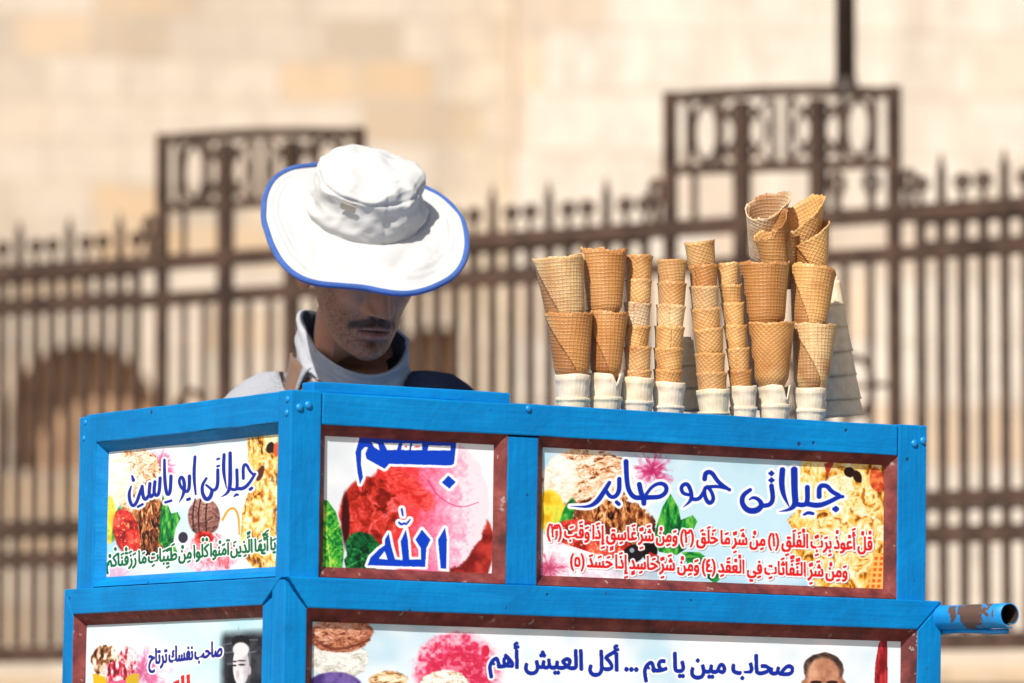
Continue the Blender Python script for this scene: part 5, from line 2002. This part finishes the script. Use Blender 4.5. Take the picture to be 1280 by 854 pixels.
neck = at_y(436, 492, 9.12) - foot         # base of the neck, man-local
shz = neck.z - 0.030
nk_top = (HM @ Vector((0, 0.035, -0.055))) - foot
J = {
    'pelvis': ((0.0, 0.02, 0.86), (0.15, 0.105)), 'waist': ((0, 0.01, 1.02), (0.14, 0.10)), 'chest': ((neck.x * 0.8, -0.005, shz - 0.12), (0.155, 0.105)),
    'collar': ((neck.x, neck.y + 0.02, shz + 0.02), (0.075, 0.07)), 'neck': ((neck.x, neck.y + 0.0, neck.z), 0.062), 'nape': (tuple(nk_top), 0.059),
}
Ed = [('pelvis', 'waist'), ('waist', 'chest'), ('chest', 'collar'), ('collar', 'neck'), ('neck', 'nape')]
for sname, sg in (('r', -1), ('l', 1)):
    sh = Vector((neck.x + sg * 0.165, neck.y + 0.035, shz + (0.012 if sg > 0 else 0.0)))
    el = Vector((neck.x + sg * 0.25, neck.y - 0.02, shz - 0.27))
    wr = Vector((neck.x + sg * 0.13 + 0.03, neck.y - 0.215, ZT - 0.005))
    pal = wr + Vector((-sg * 0.02, -0.075, -0.012))
    J['shoulder' + sname] = (sh, 0.052)
    J['elbow' + sname] = (el, 0.040)
    J['wrist' + sname] = (wr, 0.026)
    J['palm' + sname] = (pal, (0.040, 0.015))
    Ed += [('collar', 'shoulder' + sname), ('shoulder' + sname, 'elbow' + sname), ('elbow' + sname, 'wrist' + sname), ('wrist' + sname, 'palm' + sname)]
    hp = Vector((sg * 0.095, 0.02, 0.80)); kn = Vector((sg * 0.105, 0.0, 0.46)); an = Vector((sg * 0.11, 0.04, 0.09)); toe = Vector((sg * 0.125, -0.13, 0.035))
    J['hip' + sname] = (hp, 0.085); J['knee' + sname] = (kn, 0.056); J['ankle' + sname] = (an, 0.042); J['toe' + sname] = (toe, (0.042, 0.028))
    Ed += [('pelvis', 'hip' + sname), ('hip' + sname, 'knee' + sname), ('knee' + sname, 'ankle' + sname), ('ankle' + sname, 'toe' + sname)]
    lens = (0.068, 0.078, 0.074, 0.060)
    for i, L in enumerate(lens):
        b0 = pal + Vector(((i - 1.5) * 0.019 * -sg, -0.012, 0.0))
        b1 = b0 + Vector(((i - 1.5) * 0.004 * -sg, -L * 0.55, 0.004))
        b2 = b1 + Vector((0, -L * 0.42, -0.016))
        for q, (p_, r_) in enumerate(((b0, 0.010), (b1, 0.0092), (b2, 0.008))):
            J['f%s%d%d' % (sname, i, q)] = (p_, r_)
        Ed += [('palm' + sname, 'f%s%d0' % (sname, i)), ('f%s%d0' % (sname, i), 'f%s%d1' % (sname, i)), ('f%s%d1' % (sname, i), 'f%s%d2' % (sname, i))]
    t0 = wr + Vector((-sg * 0.030, -0.04, -0.006)); t1 = t0 + Vector((-sg * 0.024, -0.03, 0)); t2 = t1 + Vector((-sg * 0.004, -0.026, -0.008))
    for q, p_ in enumerate((t0, t1, t2)):
        J['t%s%d' % (sname, q)] = (p_, 0.0105 - 0.001 * q)
    Ed += [('wrist' + sname, 't%s0' % sname), ('t%s0' % sname, 't%s1' % sname), ('t%s1' % sname, 't%s2' % sname)]
bv, bf = skin_body(J, Ed, 0, 2)
HATR = Matrix.Rotation(R(5), 4, 'Z') @ Matrix.Rotation(R(9), 4, 'Y') @ Matrix.Rotation(R(38), 4, 'X')
hat_c = at_y(455, 266, HC.y - 0.040) - foot
HATM = Matrix.Translation(hat_c) @ HATR


def under_hat(P, rmax):
    """keep the top of the head inside the crown"""
    q = HATM.inverted() @ Vector(P)
    if q.z > -0.012:
        k = min(1.0, (q.z + 0.012) / 0.012)
        r = math.hypot(q.x, q.y)
        f = 1 - k + k * min(1.0, rmax / max(r, 1e-6))
        q = Vector((q.x * f, q.y * f, min(q.z, 0.066 + 0.1 * (rmax - 0.08))))
    return HATM @ q


hvw = np.array([under_hat((HM @ Vector(p)) - foot, 0.080) for p in hv])
# ears
EV, EF = [], []
for sg in (-1, 1):
    o0 = len(EV)
    nu, nv = 28, 18
    for j in range(nv + 1):
        p = math.pi * j / nv
        for i in range(nu):
            t = 2 * math.pi * i / nu
            lx, ly, lz = math.sin(p) * math.cos(t), math.sin(p) * math.sin(t), math.cos(p)
            ex = lx * 0.0085; ey = ly * (0.0175 + 0.003 * lz); ez = lz * 0.031
            rr = math.hypot(ly, lz)
            if lx > 0: ex -= 0.008 * max(0, 1 - (rr / 0.7) ** 2)
            ang = R(22)
            P = Vector((sg * (0.0795 + ex * math.cos(ang) + ey * 0.40), 0.012 + ey, -0.026 + ez))
            EV.append(tuple((HM @ P) - foot))
    for j in range(nv):
        for i in range(nu):
            EF.append(tuple(o0 + q for q in (j * nu + i, (j + 1) * nu + i, (j + 1) * nu + (i + 1) % nu, j * nu + (i + 1) % nu)))
bodym = mesh_from(bv, bf)
bnrm = np.array([v.normal[:] for v in bodym.vertices])
bpy.data.meshes.remove(bodym)
jn_names = list(J)
jpos = np.array([tuple(J[k][0]) for k in jn_names])
near = np.array([np.argmin(((jpos - p) ** 2).sum(1)) for p in bv])
wear = np.array([k.startswith(('pelvis', 'waist', 'chest', 'collar', 'shoulder', 'elbow')) or k == 'neck' for k in jn_names])
pull = wear[near] & (bv[:, 2] < neck.z + 0.02)
bv_out = bv.copy()
bv = np.where(pull[:, None], bv - bnrm * 0.009, bv)
ax_ = np.array([neck.x, neck.y + 0.012])
rr_ = np.hypot(*(bv[:, :2] - ax_).T)
cl = (bv[:, 2] > neck.z - 0.035) & (bv[:, 2] < neck.z + 0.06) & (rr_ > 0.064)
fcl = np.where(cl, 0.064 / np.maximum(rr_, 1e-6), 1.0)
bv[:, :2] = ax_ + (bv[:, :2] - ax_) * fcl[:, None]
BR = []
allV = np.concatenate([bv, hvw, np.array(EV)])
n1_, n2_ = len(bv), len(bv) + len(hvw)
allF = list(bf) + [tuple(i + n1_ for i in f) for f in hf] + [tuple(i + n2_ for i in f) for f in EF]


def join_shells(Fa, Fb):
    """open the closest pair of quads of two shells and bridge them, so that the body is one surface"""
    qa = [f for f in Fa if len(f) == 4]; qb = [f for f in Fb if len(f) == 4]
    ca = np.array([allV[list(f)].mean(0) for f in qa]); cb = np.array([allV[list(f)].mean(0) for f in qb])
    best = (9, 0, 0)
    for i in range(0, len(qa), max(1, len(qa) // 4000)):
        d = ((cb - ca[i]) ** 2).sum(1)
        j = int(d.argmin())
        if d[j] < best[0]: best = (d[j], i, j)
    fa, fb = qa[best[1]], qb[best[2]]
    ib = list(fb)[::-1]
    sh = min(range(4), key=lambda k: sum(((allV[fa[m]] - allV[ib[(m + k) % 4]]) ** 2).sum() for m in range(4)))
    ib = ib[sh:] + ib[:sh]
    BR.extend((fa[m], fa[(m + 1) % 4], ib[(m + 1) % 4], ib[m]) for m in range(4))
    return fa, fb


FB_ = [tuple(f) for f in bf]; FH_ = [tuple(i + n1_ for i in f) for f in hf]; FE_ = [tuple(i + n2_ for i in f) for f in EF]
hE = len(FE_) // 2
drop = set()
for A_, B_ in ((FB_, FH_), (FE_[:hE], FH_), (FE_[hE:], FH_)):
    B2 = [f for f in B_ if f not in drop]
    drop.update(join_shells(A_, B2))
allF = [f for f in FB_ + FH_ + FE_ if f not in drop] + BR
bcol = np.tile([0.46, 0.215, 0.125], (len(bv), 1))
bcol[wear[near] & (bv[:, 2] < neck.z + 0.01)] = (0.10, 0.065, 0.05)
cols = np.concatenate([bcol, hcol, np.tile([0.48, 0.22, 0.13], (len(EV), 1))])
bme = mesh_from(allV, allF, True, 'body')
set_cols(bme, cols)
st_a = bme.color_attributes.new('Stubble', 'FLOAT_COLOR', 'POINT')
sv_ = np.concatenate([np.zeros(len(bv)), hstb, np.zeros(len(EV))])
st_a.data.foreach_set('color', np.repeat(sv_[:, None], 4, 1).astype(np.float32).ravel())
link('body', bme, M['skin'], man)

# short hair: a thin shell over the back and sides of the head
keep = (hv[:, 2] > -0.035) & ((hv[:, 1] > 0.012) | (hv[:, 2] > 0.05))
hp_ = hv.copy()
hp_[:, :3] *= 1.035
fk = [f for f in hf if len(f) == 4 and all(keep[i] for i in f)]
used = sorted({i for f in fk for i in f})
rm_ = {o: n for n, o in enumerate(used)}
hair = mesh_from([tuple(under_hat((HM @ Vector(hp_[i])) - foot, 0.083)) for i in used], [tuple(rm_[i] for i in f) for f in fk], True, 'hair')
link('hair', hair, M['hair'], man)

# clothes
jn_names = list(J)
jpos = np.array([tuple(J[k][0]) for k in jn_names])
wear = np.array([k.startswith(('pelvis', 'waist', 'chest', 'collar', 'shoulder', 'elbow', 'wrist')) or k == 'neck' for k in jn_names])
keepv = wear[near] & (bv_out[:, 2] > 0.84) & (bv_out[:, 2] < neck.z + 0.12)
nrm = bnrm
fk = [f for f in bf if all(keepv[i] for i in f)]
used = sorted({i for f in fk for i in f})
rmp = {o_: n_ for n_, o_ in enumerate(used)}
jb = bmesh.new()
bvs = [jb.verts.new(bv_out[i] + nrm[i] * 0.017) for i in used]
for f in fk:
    jb.faces.new([bvs[rmp[i]] for i in f])
bmesh.ops.subdivide_edges(jb, edges=list(jb.edges), cuts=2, use_grid_fill=True)
bmesh.ops.smooth_vert(jb, verts=list(jb.verts), factor=0.5, use_axis_x=True, use_axis_y=True, use_axis_z=True)
bmesh.ops.solidify(jb, geom=list(jb.faces), thickness=0.004)
jb.verts.ensure_lookup_table(); jb.verts.index_update()
jv = np.array([v.co[:] for v in jb.verts])
rj = np.hypot(*(jv[:, :2] - ax_).T)
upper = (jv[:, 2] > neck.z - 0.12) & (rj < 0.26)
capz = neck.z + np.interp(rj, (0.0, 0.094, 0.108, 0.17, 0.26), (-0.045, -0.045, 0.036, 0.034, 0.075))
jv[:, 2] = np.where(upper, np.minimum(jv[:, 2], capz), jv[:, 2])
jf = [tuple(v.index for v in f.verts) for f in jb.faces]
jb.free()
jn = np.array([mnoise.noise(Vector(p) * 16) for p in jv])
cen = np.array([neck.x, neck.y])
dxy = jv[:, :2] - cen
jv[:, 2] += 0.004 * jn
x_ = jv[:, 0] - neck.x
grey = np.array([0.33, 0.34, 0.37]); navy = np.array([0.028, 0.034, 0.058])
mk = 1 / (1 + np.exp(-(x_ - 0.02) / 0.006))
jcol = grey[None] * (1 - mk[:, None]) + navy[None] * mk[:, None]
# soft paler bluish band on the dark shoulder
rad = np.hypot(dxy[:, 0], dxy[:, 1])
st_ = np.exp(-((x_ - 0.135) / 0.03) ** 2) * (mk > 0.5)
jcol = jcol * (1 - 0.25 * st_[:, None]) + np.array([0.10, 0.12, 0.19])[None] * 0.25 * st_[:, None]
jme = mesh_from(jv, jf, True, 'jacket')
set_cols(jme, jcol)
link('jacket', jme, M['jacket'], man)
J3 = {k: (J[k][0], tuple(np.array(J[k][1] if hasattr(J[k][1], '__len__') else (J[k][1],) * 2) + 0.016)) for k in J if k.startswith(('pelvis', 'hip', 'knee', 'ankle'))}
E3 = [(a, b) for a, b in Ed if a in J3 and b in J3]
tv, tf = skin_body(J3, E3, 0.009, 2)
link('trousers', mesh_from(tv, tf, True, 'trousers'), M['trouser'], man)
for sg in (-1, 1):
    bm = bmesh.new()
    bmesh.ops.create_uvsphere(bm, u_segments=24, v_segments=14, radius=1)
    for v in bm.verts:
        v.co = Vector((sg * 0.12 + v.co.x * 0.05, -0.035 + v.co.y * 0.145, max(0.0, 0.045 + v.co.z * (0.055 if v.co.y > 0 else 0.042))))
    link('shoe', bm_mesh(bm, True), M['hair'], man)

# funnel collar, low in front with a folded-over edge
cc = at_y(439, 480, 9.11) - foot
sc_ = 9.1 / F
key = [  # angle (0 = viewer's right, 90 = away, 180 = left, 270 = towards viewer) : rim photo row
    (0, 424), (25, 410), (60, 398), (110, 388), (150, 383), (178, 388), (200, 402), (212, 414), (225, 430), (243, 449), (260, 463), (275, 471), (300, 473), (325, 460), (345, 438), (360, 424)]
ka = np.array([k for k, _ in key], float); kr = np.array([v for _, v in key], float)


def rim_z(a):
    return (at_y(440, np.interp(a % 360, ka, kr), 9.11)).z - foot.z


def collar_mesh(r_add, drop, z_bot, th, wob, ph, top=True):
    na, nz = 120, 26
    V, Fc = [], []
    for layer in (0, 1):
        for j in range(nz + 1):
            t = j / nz
            for i in range(na):
                a = 360 * i / na
                z1 = (sum(rim_z(a + d) for d in (-10, -5, 0, 5, 10)) / 5) - drop
                z = z_bot + (z1 - z_bot) * t
                hz_ = (z - z_bot)
                rx = 0.0885 + r_add + 0.026 * (1 - t) ** 2 + 0.004 * math.sin(R(a) * 3 + ph + t * 2.0) * wob
                ry = 0.086 + r_add + 0.026 * (1 - t) ** 2
                fold = wob * 0.0042 * math.sin(t * 9.0 + R(a) * 2.2 + ph + 0.8 * math.sin(R(a) * 3)) ** 3 * 1.6 * (0.4 + 0.6 * math.sin(R(a) / 2))
                lipo = 0.0045 * math.exp(-((1 - t) / 0.10) ** 2) - 0.005 * math.exp(-((1 - t - 0.30) / 0.05) ** 2) * (0.5 - 0.5 * math.sin(R(a) - 0.5)) - 0.004 * math.exp(-((1 - t - 0.62) / 0.05) ** 2) * (0.5 - 0.5 * math.sin(R(a)))
                rr = fold + lipo - (th if layer else 0)
                V.append((cc.x + (rx + rr) * math.cos(R(a)), cc.y + 0.012 + (ry + rr) * math.sin(R(a)), z + (0.003 if False else 0)))
    st = (nz + 1) * na
    for j in range(nz):
        for i in range(na):
            k = (i + 1) % na
            Fc.append((j * na + i, j * na + k, (j + 1) * na + k, (j + 1) * na + i))
            Fc.append((st + j * na + i, st + (j + 1) * na + i, st + (j + 1) * na + k, st + j * na + k))
    for i in range(na):
        k = (i + 1) % na
        Fc.append((nz * na + i, nz * na + k, st + nz * na + k, st + nz * na + i))
        Fc.append((i, st + i, st + k, k))
    return mesh_from(V, Fc, True, 'collar')


zb = cc.z - 0.05
link('collar', collar_mesh(0.0, 0.0, zb, 0.006, 1.0, 0.6), M['fleece'], man)
link('collar_lining', collar_mesh(-0.0064, 0.001, zb, 0.003, 1.0, 0.6), M['lining'], man)
# brown inner collar standing outside the grey one on his right side
def arc_band(name, a0, a1, rows, rad, th, mat):
    """upright band round the neck; rows = (angle, photo row of its top edge)"""
    na, nz = 70, 12
    ra = [r_[0] for r_ in rows]; ry_ = [r_[1] for r_ in rows]
    V, Fc = [], []
    for layer in (0, 1):
        for j in range(nz + 1):
            t = j / nz
            for i in range(na + 1):
                a = a0 + (a1 - a0) * i / na
                z1 = at_y(440, np.interp(a, ra, ry_), 9.11).z
                z = zb - 0.02 + (z1 - zb + 0.02) * t
                rr = rad + 0.045 * (1 - t) ** 2 + 0.002 * math.sin(a * 0.15 + 3 * t) - (th if layer else 0) - 0.002 * t ** 8
                V.append((cc.x + rr * math.cos(R(a)), cc.y + 0.012 + rr * 0.95 * math.sin(R(a)), z))
    s0 = (nz + 1) * (na + 1)
    for j in range(nz):
        for i in range(na):
            q = (j * (na + 1) + i, j * (na + 1) + i + 1, (j + 1) * (na + 1) + i + 1, (j + 1) * (na + 1) + i)
            Fc.append(q); Fc.append(tuple(s0 + k for k in q[::-1]))
    for i in range(na):
        a_, b_ = nz * (na + 1) + i, nz * (na + 1) + i + 1
        Fc.append((a_, b_, s0 + b_, s0 + a_))
        Fc.append((i, s0 + i, s0 + i + 1, i + 1))
    for j in range(nz):
        for i, f_ in ((0, 1), (na, -1)):
            a_, b_ = j * (na + 1) + i, (j + 1) * (na + 1) + i
            Fc.append((a_, b_, s0 + b_, s0 + a_)[::f_])
    return link(name, mesh_from(V, Fc, True, name), mat, man)


arc_band('neck_band', 100, 300, ((100, 470), (150, 446), (185, 441), (205, 450), (225, 468), (250, 486), (300, 500)), 0.1035, 0.005, M['brown_band'])

# the hat
HN = (HATR @ Vector((0, 0, 1, 0))).to_3d()
outline = [(330.5, 262), (334, 240), (345, 222), (362, 210), (392, 203), (430, 200), (470, 204), (505, 216), (530, 234), (551, 245), (569, 264), (581, 289), (583.5, 308), (579, 326),
           (566, 343), (545, 355), (522, 362), (502, 364.5), (486, 362.5), (470, 358.5), (452, 355), (430, 353.5), (405, 352), (388, 350), (372, 344), (356, 332), (344, 315), (335, 292)]
HI = (Matrix.Translation(hat_c) @ HATR).inverted()
pol = []
for (x, y) in outline:
    p = HI @ (on_plane(x, y, hat_c + foot, HN) - foot)
    pol.append((math.atan2(p.y, p.x), math.hypot(p.x, p.y)))
pol.sort()
pa = np.array([a for a, _ in pol]); pr_ = np.array([r for _, r in pol])
pa = np.concatenate([pa - 2 * math.pi, pa, pa + 2 * math.pi]); pr_ = np.concatenate([pr_] * 3)


def brim_r(a):
    return sum(np.interp(a + d, pa, pr_) for d in (-0.08, -0.04, 0, 0.04, 0.08)) / 5


hat = HM   # (hat keeps its own frame)
RC = 0.0925
na, nr = 180, 40


def brim_z(a, t):
    """soft cotton brim: dips and lifts a little, with stitched rings near the edge"""
    z = 0.012 * math.sin(2 * a + 0.8) * t * t + 0.006 * math.sin(5 * a + 1.0) * t * t - 0.004 * t
    z += 0.0011 * math.sin(t * 55) * max(0, min(1, (t - 0.45) * 4))
    z += 0.0032 * mnoise.noise(Vector((math.cos(a) * 8 * (0.6 + t), math.sin(a) * 8 * (0.6 + t), 7.2))) * t * max(0.0, 1 - t) * 2.2
    da = math.atan2(math.sin(a - R(298)), math.cos(a - R(298)))
    z += 0.0085 * math.exp(-(da / 0.36) ** 2) * math.sin(t * 12 + da * 6) * min(1, t * 2) * (1 - 0.6 * t)
    z *= 1 - 0.75 * t ** 3
    z += (1 - 0.8 * t ** 2) * 0.006 * mnoise.noise(Vector((math.cos(a) * 3 * (0.6 + t), math.sin(a) * 3 * (0.6 + t), 2.2))) * t
    return z


V, Fc = [], []
for layer in (0, 1):
    for j in range(nr + 1):
        t = j / nr
        for i in range(na):
            a = 2 * math.pi * i / na - math.pi
            r = RC * 0.97 + (brim_r(a) - RC * 0.97) * t
            V.append((r * math.cos(a), r * math.sin(a), brim_z(a, t) - (0.0028 if layer else 0)))
st = (nr + 1) * na
for j in range(nr):
    for i in range(na):
        k = (i + 1) % na
        Fc.append((j * na + i, (j + 1) * na + i, (j + 1) * na + k, j * na + k))
        Fc.append((st + j * na + i, st + j * na + k, st + (j + 1) * na + k, st + (j + 1) * na + i))
for i in range(na):
    k = (i + 1) % na
    Fc.append((nr * na + i, st + nr * na + i, st + nr * na + k, nr * na + k))
brim = link('hat', mesh_from(V, Fc, True, 'brim'), M['hat'], man, HATM)
brim['label'] = 'white cotton sun hat with wide soft brim'
bm = bmesh.new()
pts = []
for i in range(na):
    a = 2 * math.pi * i / na - math.pi
    r = brim_r(a)
    pts.append((r * math.cos(a), r * math.sin(a), brim_z(a, 1.0) - 0.0014))
sweep(bm, pts, 0.0050, 8, True)
o = link('piping', bm_mesh(bm, True), M['piping'], brim)
o['label'] = 'blue piping round the brim edge'
# crown
prof_c = [(1.0, -0.002), (1.0, 0.008), (0.985, 0.022), (0.975, 0.040), (0.965, 0.055), (0.945, 0.066), (0.90, 0.075), (0.82, 0.082), (0.68, 0.087), (0.5, 0.090), (0.3, 0.0915), (0.12, 0.092), (0.0, 0.092)]
pt = np.array(prof_c)
ts = np.linspace(0, len(prof_c) - 1, 80)
cr_r = np.interp(ts, np.arange(len(pt)), pt[:, 0]); cr_z = np.interp(ts, np.arange(len(pt)), pt[:, 1])
V, Fc = [], []
na2 = 200
for j in range(80):
    for i in range(na2):
        a = 2 * math.pi * i / na2
        r = RC * max(cr_r[j], 0.001)
        z = cr_z[j]
        x, y = r * math.cos(a), r * math.sin(a)
        wob = mnoise.noise(Vector((x * 26, y * 26, z * 34))) * 0.0060 + mnoise.noise(Vector((x * 60 + 5, y * 60, z * 75))) * 0.0018
        cre = 0.5 - abs(mnoise.noise(Vector((x * 17 + 3, y * 17, z * 22 + 1.7)))) * 2.4
        cre2 = abs(mnoise.noise(Vector((x * 30 + 9, y * 30, z * 46))))
        wob += 0.0045 * cre - 0.0040 * cre2
        wob -= 0.0022 * math.exp(-((z - 0.069) / 0.0022) ** 2)
        side = min(1.0, max(0, z / 0.02)) * (1.0 if cr_r[j] > 0.6 else 0.55)
        sag = 0.010 * math.exp(-((z - 0.014) / 0.010) ** 2) * (0.5 + 0.5 * math.sin(a * 2.0 + 0.9))    # cloth slumping on the brim
        seam = -0.0016 * math.exp(-((math.sin((a - R(292)) / 2)) / 0.012) ** 2) - 0.0016 * math.exp(-((math.sin((a - R(50)) / 2)) / 0.012) ** 2)
        k = (r + (wob * side + sag + seam) * min(1, r / 0.03)) / max(r, 1e-6)
        V.append((x * k, y * k, z + wob * 0.8 * (1 - cr_r[j] * 0.6)))
for j in range(79):
    for i in range(na2):
        k = (i + 1) % na2
        Fc.append((j * na2 + i, j * na2 + k, (j + 1) * na2 + k, (j + 1) * na2 + i))
link('crown', mesh_from(V, Fc, True, 'crown'), M['hat'], brim)
# woven patch on the crown's front left
a0 = R(250)
bm = bmesh.new()
add_box(bm, -0.013, 0.013, -0.001, 0.001, -0.006, 0.006, 0.0005)
pc_ = link('patch', bm_mesh(bm), M['patch'], brim)
pc_.matrix_basis = Matrix.Translation((math.cos(a0) * RC * 0.985, math.sin(a0) * RC * 0.985, 0.058)) @ Matrix.Rotation(a0 + math.pi / 2, 4, 'Z') @ Matrix.Rotation(R(4), 4, 'X')
